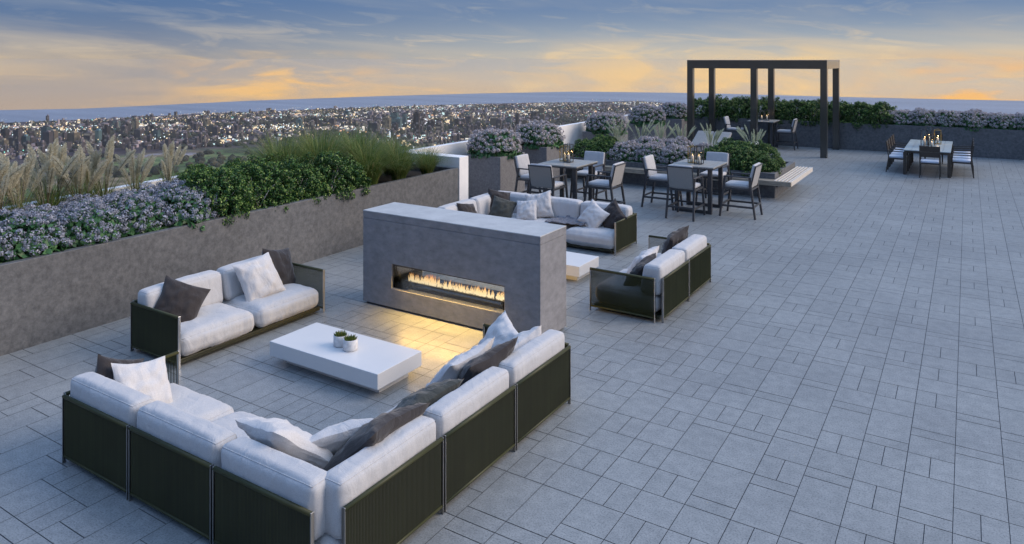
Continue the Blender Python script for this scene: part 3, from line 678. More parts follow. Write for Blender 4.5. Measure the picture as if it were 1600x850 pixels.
HY=[proto_hydrangea(k,heads=112,hr=.062) for k in (1,2,3)]
HP=[proto_hydrangea(7,heads=140,hr=.054,bm_='bloom2'),proto_hydrangea(8,heads=140,hr=.054,bm_='bloom2')]
FG=[proto_fountain(1),proto_fountain(2)]
PL=[proto_plume(1,'plume'),proto_plume(2,'plume')]
PG=[proto_plume(5,'plume_g',1.0,15,.32,.026),proto_plume(6,'plume_g',1.0,14,.32,.026)]
for p in BW+HY+HP: p['category']='bush'
rp=random.Random(8)
# long planter : hydrangeas
n=0
for row,(xx,ys) in enumerate(((-9.96,[2.1,2.85,3.6,4.35,5.1,5.8,6.45]),(-10.6,[2.4,3.2,4.0,4.75,5.5,6.2,6.9]))):
    for j,y in enumerate(ys):
        s=rp.uniform(.92,1.08)*1.02; plant(HY,n,xx+rp.uniform(-.05,.05),y,.97 if row==0 else .93,s,s,s*(1.0 if row==0 else .92),rp.uniform(0,6),
          'blue grey hydrangea in the %s row of the long planter, %s from the left end'%(('front','rear')[row],ORD[j]),'hydrangeas of the long planter'); n+=1
for row,(xx,ys) in enumerate(((-9.96,[7.15,7.95,8.75,9.5]),(-10.75,[7.6,8.45,9.2]),(-11.5,[8.0,8.8]))):
    for j,y in enumerate(ys):
        s=rp.uniform(.95,1.1)*(1,.97,.8)[row]; plant(BW,n,xx+rp.uniform(-.06,.06)-.05,y,.95,s*1.06,s*1.06,s*1.18,rp.uniform(0,6),
          'dark green boxwood in the %s row of the long planter, %s after the hydrangeas'%(('front','middle','rear')[row],ORD[j]),'boxwood of the long planter'); n+=1
for j,(x,y,s) in enumerate([(-9.85,10.45,.95),(-9.8,11.25,.85),(-9.75,12.1,.68),(-10.7,10.0,1.15),(-10.6,11.0,1.12),(-10.6,11.9,.9),(-11.4,9.6,1.1),(-11.5,10.6,1.1),(-11.6,11.7,.95),(-10.75,9.3,.95)]):
    plant(FG,j,x,y,.92,s,s,s,rp.uniform(0,6),'fine green fountain grass, %s clump counted from the boxwood towards the return wall'%ORD[j],'fountain grasses of the long planter')
for j,(x,y,s) in enumerate([(-10.9,3.9,1.0),(-11.2,4.3,1.05),(-10.95,4.55,1.0),(-11.1,4.85,1.1),(-11.45,5.5,1.05),(-11.5,6.0,1.0),(-11.2,5.25,1.15),(-11.2,5.7,1.1),(-11.35,6.15,1.1),(-11.45,6.7,.95),(-11.55,7.35,.92)]):
    plant(PL,j,x,y,1.0,s*1.15,s*1.15,s*1.2,rp.uniform(0,6),'beige feather grass with plumes behind the hydrangeas, %s from the left'%ORD[j],'feather grasses behind the hydrangeas')
# pots
for i,(a,b) in enumerate(PY):
    yc=(a+b)/2; s=1.22
    plant(HP,i,-10.13,yc,1.0,s*1.05,s*1.02,s*(1.04 if i!=3 else 1.15),i*1.3,['mauve hydrangea filling the pot nearest the white return wall','mauve hydrangea filling the second pot from the return wall','mauve hydrangea in the third pot, behind the feather grass','mauve hydrangea in the fourth pot along the parapet','mauve hydrangea in the farthest pot, left of the pergola'][i],'hydrangeas in the square pots')
# central planter
for j,(x,y,s,sz) in enumerate([(-9.35,19.1,.95,1.0),(-8.75,19.0,.9,1.05),(-9.3,20.0,.95,1.05)]):
    plant(BW,j,x,y,.52,s,s,sz,j*1.1,'dark green boxwood at the left end of the low bench planter, %s of three'%ORD[j],'boxwood at the left end of the bench planter')
for j,(x,y,s,sz) in enumerate([(-8.1,18.98,1.0,1.1),(-7.35,19.0,1.0,1.15),(-6.65,18.98,.95,1.1),(-7.7,19.75,1.05,1.3),(-6.9,19.75,1.0,1.3),(-6.1,19.1,.8,1.0),(-6.1,19.7,.8,1.1)]):
    plant(HP,j+1,x,y,.52,s,s,sz,j*1.7,'mauve hydrangea in the middle of the low bench planter, %s from the left'%ORD[j],'hydrangeas of the bench planter')
for j,(x,y,s,sz) in enumerate([(-5.6,19.0,1.0,1.1),(-4.95,19.05,1.1,1.12),(-5.3,19.8,1.1,1.25),(-4.62,19.7,.95,1.2),(-4.52,18.98,.85,.9)]):
    plant(BW,j+1,x,y,.52,s,s,sz,j*1.3,'boxwood at the right end of the low bench planter, %s from the left'%ORD[j],'boxwood at the right end of the bench planter')
for j,(x,y) in enumerate([(-9.0,20.5),(-8.35,20.6),(-7.75,20.55),(-7.1,20.6),(-6.2,20.55),(-5.0,20.5)]):
    plant(PG,j,x,y,.55,1.08,1.08,1.08,j*2.1,'pale green feather grass at the back of the bench planter, %s from the left'%ORD[j],'feather grasses of the bench planter')
# back hedge
for j in range(10):
    x=-9.5+j*.74; plant(BW,j,x+rp.uniform(-.06,.06),30.6,.86,1.30,1.2,1.66*rp.uniform(.95,1.05),j*1.9,'boxwood of the tall hedge in the far planter, %s from the left'%ORD[j],'boxwood hedge of the far planter')
for j in range(11):
    x=-2.15+j*.78; plant(HP,j,x,30.5+rp.uniform(-.05,.05),.95,1.12,1.05,1.2*rp.uniform(.94,1.06),j*2.3,'pink grey hydrangea in the far planter, %s right of the hedge'%ORD[j],'hydrangeas of the far planter')

# ================================================================== FIREPLACE
r=thing('outdoor_fireplace','grey stone see-through fireplace block with a long gas flame slot','fireplace',loc=(-5.73,7.8,0),world=True)
X0,X1,Y0,Y1=-7.16,-4.30,7.47,8.13
m=MB()
m.box(X0,-6.63,Y0,Y1,.03,1.19); m.box(-4.81,X1,Y0,Y1,.03,1.19); m.box(-6.63,-4.81,Y0,Y1,.03,.285); m.box(-6.63,-4.81,Y0,Y1,.62,1.19)
# weld the four blocks into one shell without inner faces
me=mesh_of('stone_body',m); bm=bmesh.new(); bm.from_mesh(me); bmesh.ops.remove_doubles(bm,verts=bm.verts,dist=.0005)
def ring(y,rev):
    o=[(X0,y,.03),(X1,y,.03),(X1,y,1.19),(X0,y,1.19)]; i=[(-6.63,y,.285),(-4.81,y,.285),(-4.81,y,.62),(-6.63,y,.62)]; return o+i
bm.free(); bpy.data.meshes.remove(me)
m=MB(); vs=ring(Y0,0)+ring(Y1,0); fs=[]
for k in range(4):
    a,b=k,(k+1)%4; fs+=[(a,b,b+4,a+4),(a+8,a+12,b+12,b+8),(a,a+8,b+8,b),(a+4,b+4,b+12,a+12)]
m.add(vs,fs); obj('stone_body',m,M['stone'],r,fixn=True,bevel=.004)
obj('stone_cap',MB().box(X0,X1,Y0,Y1,1.194,1.285),M['stone'],r,bevel=.003)
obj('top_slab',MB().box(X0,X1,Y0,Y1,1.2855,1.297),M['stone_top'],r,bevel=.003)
obj('plinth',MB().box(X0+.04,X1-.04,Y0+.04,Y1-.04,0,.03),M['grout'],r)
m=MB(); m.box(-6.628,-4.812,7.50,8.10,.288,.300); m.box(-6.628,-6.61,7.50,8.10,.300,.60); m.box(-4.83,-4.812,7.50,8.10,.300,.60); m.box(-6.628,-4.812,7.50,8.10,.600,.618)
obj('firebox_lining',m,M['black_glass'],r)
m=MB(); m.box(-6.56,-4.86,7.66,7.76,.335,.352); m.box(-6.5,-6.46,7.69,7.73,.300,.335); m.box(-5.0,-4.96,7.69,7.73,.300,.335); b=obj('burner_tray',m,M['fire_metal'],r)
rf=random.Random(3); m=MB()
for k in range(330):
    x=rf.uniform(-6.52,-4.88); y=rf.uniform(7.68,7.74); h=rf.uniform(.03,.115)*(1.1+.5*noise.noise((x*4,0,0))); w=rf.uniform(.004,.009); ph=rf.uniform(0,6); fs=[];vs=[]
    for s in range(6):
        t=s/5; ww=w*(1-t)**.7*(1+.5*math.sin(t*PI)); cx=x+.012*math.sin(ph+t*4)*t; cy=y+.008*math.cos(ph+t*3)*t
        for a in range(4): vs.append((cx+ww*math.cos(a*PI/2),cy+ww*math.sin(a*PI/2),.352+h*t))
    for s in range(5):
        for a in range(4): fs.append((s*4+a,s*4+(a+1)%4,s*4+4+(a+1)%4,s*4+4+a))
    m.add(vs,fs)
fo=obj('flames',m,M['flame'],r,smooth=True); fo['kind']='stuff'
for yy in (7.478,8.118):
    obj('glass_pane',MB().box(-6.605,-4.835,yy,yy+.005,.302,.598),M['pane'],r)
m=MB()
for yy in (7.474,8.114):
    m.box(-6.628,-4.812,yy,yy+.012,.287,.301)
obj('steel_sill',m,M['steel'],r)
def lamp(name,kind,loc,e,c,size=.1,target=None,sy=None,parent=None):
    l=bpy.data.lights.new(name,kind); l.energy=e; l.color=c
    if kind=='AREA':
        l.size=size
        if sy: l.shape='RECTANGLE'; l.size_y=sy
    else: l.shadow_soft_size=size
    o=bpy.data.objects.new(name,l); COL.objects.link(o); o.location=loc
    if target: o.rotation_euler=(Vector(target)-Vector(loc)).to_track_quat('-Z','Y').to_euler()
    return o
WARM=(1,.60,.20)
# light of the fire : along the slot, spilling out low on either side, from unseen area lamps just outside the glass
def spot(name,loc,tgt,e,ang=150,c=WARM):
    l=bpy.data.lights.new(name,'SPOT'); l.energy=e; l.color=c; l.spot_size=R(ang); l.spot_blend=1; l.shadow_soft_size=.0
    o=bpy.data.objects.new(name,l); COL.objects.link(o); o.location=loc; o.rotation_euler=(Vector(tgt)-Vector(loc)).to_track_quat('-Z','Y').to_euler(); return o
def strip(loc,d,e):
    l=bpy.data.lights.new('fire_light','AREA'); l.shape='RECTANGLE'; l.size=1.55; l.size_y=.03; l.energy=e; l.color=(1,.60,.14)
    o=bpy.data.objects.new('fire_light',l); COL.objects.link(o); o.location=loc; o.rotation_euler=Vector(d).to_track_quat('-Z','Y').to_euler(); o.rotation_euler=(o.rotation_euler[0],0,0) if False else o.rotation_euler; return o
strip((-5.72,7.462,.46),(0,-.36,-.93),26); strip((-5.72,8.140,.46),(0,.45,-.9),24)

# ================================================================== SOFT FURNITURE PARTS
def cushion(x0,x1,y0,y1,z0,z1,r=.05,puff=.03,seed=0,wr=.010,n=70,pipe=True):
    V={};F=[];P=[]
    lx,ly,lz=(x1-x0)/2,(y1-y0)/2,(z1-z0)/2; c=Vector(((x0+x1)/2,(y0+y1)/2,(z0+z1)/2)); r=min(r,lx*.9,ly*.9,lz*.9)
    # graded grid lines so that the rounded rims get enough faces
    def lines(l):
        k=r/l; a=[-1+k*t for t in (0,.3,.65,1)]; m=max(4,int(n*l)); mid=[-1+k+(2-2*k)*i/m for i in range(1,m)]; return a+mid+[-t for t in a[::-1]]
    gx,gy,gz=lines(lx),lines(ly),lines(lz)
    def vid(u,v,w):
        key=(round(u,5),round(v,5),round(w,5))
        if key in V: return V[key]
        p=Vector((u*lx,v*ly,w*lz)); q=Vector((max(-lx+r,min(lx-r,p.x)),max(-ly+r,min(ly-r,p.y)),max(-lz+r,min(lz-r,p.z))))
        d=p-q
        if d.length>1e-9: p=q+d.normalized()*r
        nn=Vector((u**5,v**5,w**5)); nn=nn.normalized() if nn.length>0 else Vector((0,0,1))
        p.x+=(1 if u>0 else -1)*puff*.5*abs(nn.x)*(1-v**4)*(1-w**4); p.y+=(1 if v>0 else -1)*puff*.5*abs(nn.y)*(1-u**4)*(1-w**4); p.z+=(1 if w>0 else -1)*puff*abs(nn.z)*(1-u**4)*(1-v**4)
        g=p+c; s=noise.noise((g.x*6+seed,g.y*6,g.z*4))*wr-abs(noise.noise((g.x*24+seed*2,g.y*24,g.z*3+u*2)))*wr*1.1*(.15+.85*max(abs(u),abs(v))**3)
        p+=nn*s
        V[key]=len(P); P.append(tuple(p+c)); return V[key]
    for i in range(len(gx)-1):
        for j in range(len(gy)-1):
            for w,fl in ((1,0),(-1,1)):
                f=[vid(gx[i],gy[j],w),vid(gx[i+1],gy[j],w),vid(gx[i+1],gy[j+1],w),vid(gx[i],gy[j+1],w)]; F.append(tuple(f[::-1] if fl else f))
    for i in range(len(gx)-1):
        for j in range(len(gz)-1):
            for v,fl in ((-1,0),(1,1)):
                f=[vid(gx[i],v,gz[j]),vid(gx[i+1],v,gz[j]),vid(gx[i+1],v,gz[j+1]),vid(gx[i],v,gz[j+1])]; F.append(tuple(f[::-1] if fl else f))
    for i in range(len(gy)-1):
        for j in range(len(gz)-1):
            for u,fl in ((1,0),(-1,1)):
                f=[vid(u,gy[i],gz[j]),vid(u,gy[i+1],gz[j]),vid(u,gy[i+1],gz[j+1]),vid(u,gy[i],gz[j+1])]; F.append(tuple(f[::-1] if fl else f))
    if pipe:
        for w in (1,-1):
            ringp=[vid(u,-1,w) for u in gx]+[vid(1,v,w) for v in gy[1:]]+[vid(u,1,w) for u in gx[::-1][1:]]+[vid(-1,v,w) for v in gy[::-1][1:]]
            pp=[Vector(P[q]) for q in ringp]; m2=MB(); m2.tube(pp,.0042,5,False); n0=len(P); P.extend(m2.v); F.extend([tuple(q+n0 for q in f) for f in m2.f])
    m=MB(); m.v=P; m.f=F; return m
def panel(root,p0,p1,z1=.575,z0=.05,backed=True,name='back_panel',pitch=.0135,front=1):
    (xa,ya),(xb,yb)=p0,p1; Lp=math.hypot(xb-xa,yb-ya); dx,dy=(xb-xa)/Lp,(yb-ya)/Lp; nx,ny=-dy,dx; m=MB(); n=int((Lp-.03)/pitch)
    w=.0095 if backed else .0085
    for k in range(n+1):
        t=.015+(Lp-.03)*k/n; x,y=xa+dx*t,ya+dy*t; q=[]
        for s,e in ((-1,0),(0,1),(1,0),(0,-1)): q.append((x+dx*s*w/2+nx*e*.006,y+dy*s*w/2+ny*e*.006))
        vs=[(a,b,z) for z in (z0,z1-.01) for a,b in q]; m.add(vs,[(k2,(k2+1)%4,4+(k2+1)%4,4+k2) for k2 in range(4)])
    pn=obj(name,m,M['cord'],root); ORG[pn.name]=ORG.get(root.name,(0,0,0))
    obj('rail',MB().tube([(xa,ya,z1-.014),(xb,yb,z1-.014)],.017,10),M['cord'],pn,smooth=True); obj('rail',MB().tube([(xa,ya,z0+.01),(xb,yb,z0+.01)],.012,8),M['cord'],pn,smooth=True)
    if backed:
        m=MB(); m.bar((xa+dx*.01,ya+dy*.01,(z0+z1)/2-.005),(xb-dx*.01,yb-dy*.01,(z0+z1)/2-.005),.005,z1-z0-.03); obj('backing',m,M['cordback'],pn)
    for x,y,s in ((xa,ya,1),(xb,yb,-1)):
        m=MB(); m.bar((x,y,0),(x,y,z1+.002),.030,.009,up=(dx,dy,0)); obj('post',m,M['steel' if (name=='arm_panel' and s==(1 if front<0 else -1)) else 'steel_dark'],pn,bevel=.003)
    return pn
def base(root,x0,x1,y0,y1):
    m=MB(); m.box(x0,x1,y0,y1,.035,.085); obj('base_frame',m,M['olive_metal'],root,bevel=.004)
def seat(root,x0,x1,y0,y1,sd): obj('seat_cushion',cushion(x0,x1,y0,y1,.088,.335,.09,.035,sd,.013),M['fab'],root,smooth=True)
def back(root,x0,x1,y0,y1,sd,z1=.715,inn=None):
    m=cushion(x0,x1,y0,y1,.33,z1,.055,.014,sd,.007); o=[]
    if inn is None:                                     # the side that faces the sitter
        cx,cy=ORG[root.name][:2]
        inn=('x',1 if cx>(x0+x1)/2 else -1) if (x1-x0)<(y1-y0) else ('y',1 if cy>(y0+y1)/2 else -1)
    a,sg=inn
    for (x,y,z) in m.v:
        k=1-(z-.33)/(z1-.33)
        if a=='x': t=((x-x0)/(x1-x0)) if sg>0 else ((x1-x)/(x1-x0)); x+=sg*t*k*.07
        else: t=((y-y0)/(y1-y0)) if sg>0 else ((y1-y)/(y1-y0)); y+=sg*t*k*.07
        o.append((x,y,z))
    m.v=o; obj('back_cushion',m,M['fab'],root,smooth=True)
# sofa 1 (against the planter wall)
r=thing('two_seat_sofa','two seat sofa with pale cushions and olive cord arms, backing on the long planter','sofa',loc=(-7.8,5.8,0),world=True)
base(r,-8.22,-7.36,4.82,6.86)
for a,b,s in ((4.82,5.82,1),(5.86,6.86,2)):
    seat(r,-8.16,-7.33,a,b,s); back(r,-8.22,-8.0,a,b,s+5); panel(r,(-8.27,a),(-8.27,b))
panel(r,(-8.25,4.79),(-7.33,4.79),backed=True,name='arm_panel'); panel(r,(-8.25,6.90),(-7.33,6.90),backed=False,name='arm_panel',pitch=.016)
# near corner sofa
r=thing('corner_sofa','large L-shaped corner sofa in the foreground seen from behind, olive cord backs and pale cushions','sofa',loc=(-3.9,3.7,0),world=True)
NX=[(-6.45,-5.49),(-5.46,-4.46),(-4.43,-3.46)]
base(r,-6.43,-3.42,3.20,4.08); base(r,-4.24,-3.37,4.09,6.36)
for i,(a,b) in enumerate(NX):
    panel(r,(a,3.16),(b,3.16)); back(r,a+.005,b-(.0 if i<2 else .03),3.185,3.385,i+20)
    if i<2: seat(r,a,b,3.2,4.16,i+30)
seat(r,-4.44,-3.37,3.24,4.28,33)
for i,(a,b) in enumerate([(3.30,4.31),(4.34,5.33),(5.36,6.36)]):
    panel(r,(-3.33,a),(-3.33,b)); back(r,-3.56,-3.355,a+(.005 if i else .0),b-.005,i+24)
    if i: seat(r,-4.34,-3.37,a,b,i+35)
panel(r,(-6.48,3.18),(-6.48,4.22),backed=False,name='arm_panel',pitch=.016); panel(r,(-4.38,6.40),(-3.35,6.40),backed=True,name='arm_panel')
# sofa 2 behind the fireplace
r=thing('corner_sofa','L-shaped corner sofa behind the fireplace, facing the camera','sofa',loc=(-6.7,12,0),world=True)
base(r,-8.2,-5.22,11.62,12.46); base(r,-8.2,-7.3,9.4,11.6)
for i,(a,b) in enumerate([(-6.18,-5.2),(-7.2,-6.2),(-8.18,-7.22)]):
    panel(r,(a,12.5),(b,12.5)); back(r,a+.005,b-.005,12.22,12.46,40+i)
    if i<2: seat(r,a,b,11.55,12.42,43+i)
seat(r,-8.18,-7.22,11.46,12.42,46)
for i,(a,b) in enumerate([(11.42,12.2),(10.42,11.40),(9.42,10.40)]):
    panel(r,(-8.24,a),(-8.24,b)); back(r,-8.20,-7.97,a,b,48+i)
    if i: seat(r,-8.16,-7.22,a+.02,b,52+i)
panel(r,(-5.17,11.58),(-5.17,12.52),name='arm_panel'); panel(r,(-8.2,9.38),(-7.24,9.38),name='arm_panel')
# sofa 3
r=thing('two_seat_sofa','two seat sofa right of the fireplace turned away from the open floor, see-through cord arms','sofa',loc=(-3.8,10,0),world=True)
base(r,-4.3,-3.37,8.94,11.0)
for i,(a,b) in enumerate([(8.95,9.95),(9.98,10.98)]):
    seat(r,-4.32,-3.4,a,b,60+i); back(r,-3.60,-3.36,a,b-.01,62+i); panel(r,(-3.33,a),(-3.33,b))
panel(r,(-4.34,8.90),(-3.42,8.90),backed=False,name='arm_panel',pitch=.0105); panel(r,(-4.34,11.04),(-3.35,11.04),backed=False,name='arm_panel',pitch=.016)
# sofa 4 : beyond the low planter
r=thing('low_sofa','pale outdoor sofa beyond the low planter with its back to the open floor','sofa',loc=(-6.2,23,0),world=True)
base(r,-6.65,-5.72,21.6,24.3)
for i,(a,b) in enumerate([(21.6,22.5),(22.52,23.4),(23.42,24.3)]):
    seat(r,-6.65,-5.75,a,b,70+i); back(r,-5.92,-5.72,a,b,73+i,.72); panel(r,(-5.68,a),(-5.68,b),z1=.5)

def pillow(name,label,cat_mat,x,y,z,size,yaw,lean,roll=0,seed=0,grp='scatter pillows on the sofas',th=.115):
    n=22; P=[];F=[]
    def pt(i,j,s):
        u=-1+2*i/n; v=-1+2*j/n
        uu=u*(1-.11*(1-abs(v)**1.8)*abs(u)**2); vv=v*(1-.11*(1-abs(u)**1.8)*abs(v)**2)
        t=th*(max(0,(1-u*u))*max(0,(1-v*v)))**.42
        w=noise.noise((u*3.2+seed,v*3.2,s))*.022+(-abs(noise.noise((u*6+seed,v*2.4,s*2)))-abs(noise.noise((u*2.4,v*6+seed,s*2))))*.016
        t=max(0,t+(w if 0<i<n and 0<j<n else 0)*min(1,6*min(1-abs(u),1-abs(v))))
        bend=.05*(u*u-.4)*math.sin(seed)+.03*v*u
        return (uu*size/2,s*t+bend*size+.012*noise.noise((u*2,v*2,seed)),vv*size/2)
    for s in (1,-1):
        b0=len(P)
        for i in range(n+1):
            for j in range(n+1): P.append(pt(i,j,s))
        for i in range(n):
            for j in range(n):
                f=(b0+i*(n+1)+j,b0+(i+1)*(n+1)+j,b0+(i+1)*(n+1)+j+1,b0+i*(n+1)+j+1); F.append(f[::-1] if s>0 else f)
    m=MB(); m.v=P; m.f=F; o=obj(name,m,cat_mat,smooth=True)
    o.rotation_mode='QUATERNION'
    Rm=Matrix.Rotation(yaw,4,'Z')@Matrix.Rotation(lean,4,'X')@Matrix.Rotation(roll,4,'Y')
    o.rotation_quaternion=Rm.to_quaternion(); o.location=(x,y,z); tag(o,label,'pillow',grp); return o
D=PI/180
Wm,Dm,Gm=M['pil_w'],M['pil_d'],M['pil_g']
# yaw: direction of the pillow's thickness (y axis); lean tilts the top away
pw='scatter_pillow'
pillow(pw,'dark brown pillow in the left corner of the sofa by the planter',Dm,-7.84,5.12,.53,.54,62*D,-32*D,26*D,1)
pillow(pw,'white pillow leaning on the right seat of the sofa by the planter',Wm,-7.76,6.20,.57,.57,82*D,-30*D,-8*D,2)
pillow(pw,'dark pillow half hidden behind the white one on the sofa by the planter',Dm,-7.90,6.62,.58,.54,100*D,-20*D,12*D,3)
pillow(pw,'dark pillow at the left end of the foreground sofa, beside the see-through arm',Dm,-6.36,3.56,.535,.46,96*D,-22*D,24*D,4)
pillow(pw,'white pillow leaning on the dark one at the left end of the foreground sofa',Wm,-6.14,3.66,.515,.50,92*D,-36*D,12*D,5)
pillow(pw,'white pillow on the foreground sofa just left of its inner corner',Wm,-4.24,3.66,.57,.68,176*D,-52*D,14*D,6)
pillow(pw,'pale pillow pushed into the inner corner of the foreground sofa',Wm,-3.98,3.98,.50,.66,232*D,-50*D,10*D,7)
pillow(pw,'dark pillow on the inner corner of the foreground sofa, topmost of that pile',Dm,-3.70,3.98,.585,.68,264*D,-44*D,-10*D,8)
pillow(pw,'grey green velvet pillow on the middle of the right side of the foreground sofa',Gm,-3.82,4.66,.54,.60,268*D,-54*D,16*D,9)
pillow(pw,'dark pillow leaning on a white one near the far end of the foreground sofa',Dm,-3.72,5.42,.58,.62,262*D,-40*D,10*D,10)
pillow(pw,'white pillow under the dark one near the far end of the foreground sofa',Wm,-3.98,5.42,.52,.62,266*D,-42*D,6*D,11)
pillow(pw,'white pillow standing at the far end of the foreground sofa near the fireplace',Wm,-4.02,6.12,.53,.52,325*D,-38*D,10*D,12)
pillow(pw,'small white pillow in the far corner of the foreground sofa, against its back cushion',Wm,-3.70,6.02,.55,.48,262*D,-34*D,22*D,13)
pillow(pw,'dark pillow in the left corner of the sofa behind the fireplace',Dm,-7.86,12.02,0.565,0.504,52*D,-24*D,12*D,14)
pillow(pw,'grey green pillow in front of the dark one behind the fireplace',Gm,-7.62,11.76,0.495,0.486,30*D,-34*D,16*D,15)
pillow(pw,'small white pillow right of the grey green one behind the fireplace',Wm,-7.16,11.92,0.495,0.450,6*D,-32*D,-10*D,16)
pillow(pw,'large white pillow leaning on the back of the sofa behind the fireplace',Wm,-6.98,12.10,0.585,0.522,14*D,-20*D,-14*D,17)
pillow(pw,'white pillow at the right end of the sofa behind the fireplace',Wm,-5.78,11.96,0.525,0.504,-10*D,-30*D,26*D,18)
pillow(pw,'dark pillow at the right end arm of the sofa behind the fireplace',Dm,-5.46,12.08,0.545,0.504,-20*D,-24*D,38*D,19)
pillow(pw,'dark pillow lying on the left return of the sofa behind the fireplace',Dm,-7.85,10.95,0.515,0.468,85*D,-28*D,10*D,20)
pillow(pw,'dark pillow at the far end of the sofa right of the fireplace',Dm,-3.78,10.66,0.585,0.522,258*D,-26*D,12*D,21)
pillow(pw,'white pillow near the see-through arm of the sofa right of the fireplace',Wm,-3.88,9.62,0.525,0.504,268*D,-38*D,10*D,22)
pillow(pw,'dark pillow beside the white one by the see-through arm right of the fireplace',Dm,-3.76,9.27,0.515,0.486,275*D,-38*D,10*D,23)
pillow(pw,'white pillow on the sofa beyond the low planter',Wm,-6.15,23.2,.56,.50,268*D,-35*D,0,24)
# throw
m=MB(); n=36; k2=22; vs=[]
for i in range(n+1):
    for j in range(k2+1):
        u=i/n; v=j/k2; x=-6.62+.72*u+.05*noise.noise((u*4,v*4,1)); y=11.66+.60*v+.07*noise.noise((u*5,v*3,5))+.08*u
        z=.385+.045*abs(noise.noise((u*5,v*7,2)))+.03*noise.noise((u*12,v*9,8))+.02+(.10*max(0,v-.75)*4*(.5+.5*noise.noise((u*6,1,1))))
        vs.append((x,y,z))
m.add(vs,[(i*(k2+1)+j,(i+1)*(k2+1)+j,(i+1)*(k2+1)+j+1,i*(k2+1)+j+1) for i in range(n) for j in range(k2)])
r=thing('throw_blanket','crumpled grey knitted throw lying on the sofa behind the fireplace','blanket',loc=(-6.3,12,.38),world=True)
bl=obj('blanket',m,M['throw'],r,smooth=True); sm=bl.modifiers.new('thick','SOLIDIFY'); sm.thickness=.012
m=MB()
for k in range(34):
    x=-5.90+rf.uniform(-.03,.05); y=11.72+k*.017; m.tube([(x,y,.43),(x+.04,y+rf.uniform(-.02,.02),.45),(x+.08,y+rf.uniform(-.03,.03),.41)],[.004,.004,.003],5)
obj('fringe',m,M['throw'],r)

# ================================================================== LOW TABLES
def low_table(x0,x1,y0,y1,label):
    r=thing('coffee_table',label,'table','white coffee tables',((x0+x1)/2,(y0+y1)/2,0),world=True)
    obj('tabletop',MB().box(x0,x1,y0,y1,.10,.26),M['white_table'],r,bevel=.005)
    obj('base',MB().box(x0+.12,x1-.10,y0+.13,y1-.10,0,.094),M['white_table'],r,bevel=.003)
    return r
low_table(-6.59,-4.98,5.40,6.09,'white slab coffee table in the middle of the foreground seating')
low_table(-6.55,-4.98,9.83,10.52,'white slab coffee table half hidden behind the fireplace')
def succulent(x,y,s,label):
    r=thing('potted_plant',label,'potted plant','potted plants on the coffee table',(x,y,.262)); m=MB()
    m.lathe([(0,0),(.052*s,0),(.058*s,.012),(.058*s,.085*s),(.054*s,.088*s),(.049*s,.084*s),(.047*s,.07*s),(0,.07*s)],n=28); obj('pot',m,M['concrete_pot'],r,smooth=True)
    rr_=np.random.default_rng(int(x*100)%97+5); m=MB()
    for k in range(150):
        a=rr_.uniform(0,2*PI); q=.042*s*math.sqrt(rr_.random()); h=rr_.uniform(.02,.05)*s; px_,py_=q*math.cos(a),q*math.sin(a)
        m.tube([(px_,py_,.066*s),(px_*1.15,py_*1.15,.066*s+h*.6),(px_*1.35+rr_.normal(0,.004),py_*1.35+rr_.normal(0,.004),.066*s+h)],[.0045,.004,.0008],4)
    obj('foliage',m,M['succ'],r)
succulent(-5.83,5.735,1.35,'small round concrete pot of green succulent, left one on the coffee table')
succulent(-5.655,5.705,1.35,'small round concrete pot of green succulent, right one on the coffee table')

# ================================================================== BAR TABLES AND CHAIRS
def bar_chair():
    r=thing('bar_chair','x','chair'); D_=M['dark_metal']
    # local : seat faces +Y, origin on the floor in the middle
    legs={}
    for sx in (-1,1):
        f0=(sx*.30,.375,0); f1=(sx*.275,.27,.86); b0=(sx*.30,-.375,0); b1=(sx*.275,-.25,.88)
        for nm,a,b in (('leg',f0,f1),('leg',b0,b1)):
            obj(nm,MB().bar(a,b,.042,.042,up=(0,1,0),w1=.045,h1=.045),D_,r,bevel=.006)
        obj('armrest',MB().bar((sx*.275,.30,.872),(sx*.275,-.28,.872),.045,.028),D_,r,bevel=.006)
        at=lambda z,s:(sx*(.30-.025*z/.86),s*(.375-.11*z/.86),z)
        for z in (.62,.24): obj('side_rail',MB().bar(at(z,1),at(z,-1),.03,.042),D_,r,bevel=.004)
    for y,z in ((.34,.26),(-.345,.26),(.29,.62),(-.29,.62)): obj('cross_rail',MB().bar((-.285,y,z),(.285,y,z),.03,.038),D_,r,bevel=.004)
    obj('seat_cushion',cushion(-.25,.25,-.24,.30,.635,.715,.034,.012,2,.003,36),M['fab'],r,smooth=True)
    # back : padded front, sling behind, tilted
    def tilt(mb,a=-13*D,y0=-.24,z0=.70):
        c,s=math.cos(a),math.sin(a); mb.v=[(x,y0+(y)*c-(z)*-s*-1,z0+y*s+z*c) for x,y,z in mb.v] if False else [(x,y0+y*c+z*s,z0-y*s+z*c) for x,y,z in mb.v]; return mb
    m=cushion(-.265,.265,-.03,.035,0,.46,.028,.006,4,.003,36); obj('back_cushion',tilt(m),M['fab'],r,smooth=True)
    m=MB(); m.box(-.27,.27,-.052,-.034,-.04,.455); obj('sling',tilt(m),M['sling'],r,bevel=.008)
    m=MB(); m.tube([(-.285,-.045,.44),(.285,-.045,.44)],.016,8); m.bar((-.275,-.045,-.02),(-.275,-.045,.44),.02); m.bar((.275,-.045,-.02),(.275,-.045,.44),.02); obj('back_frame',tilt(m),D_,r)
    return r
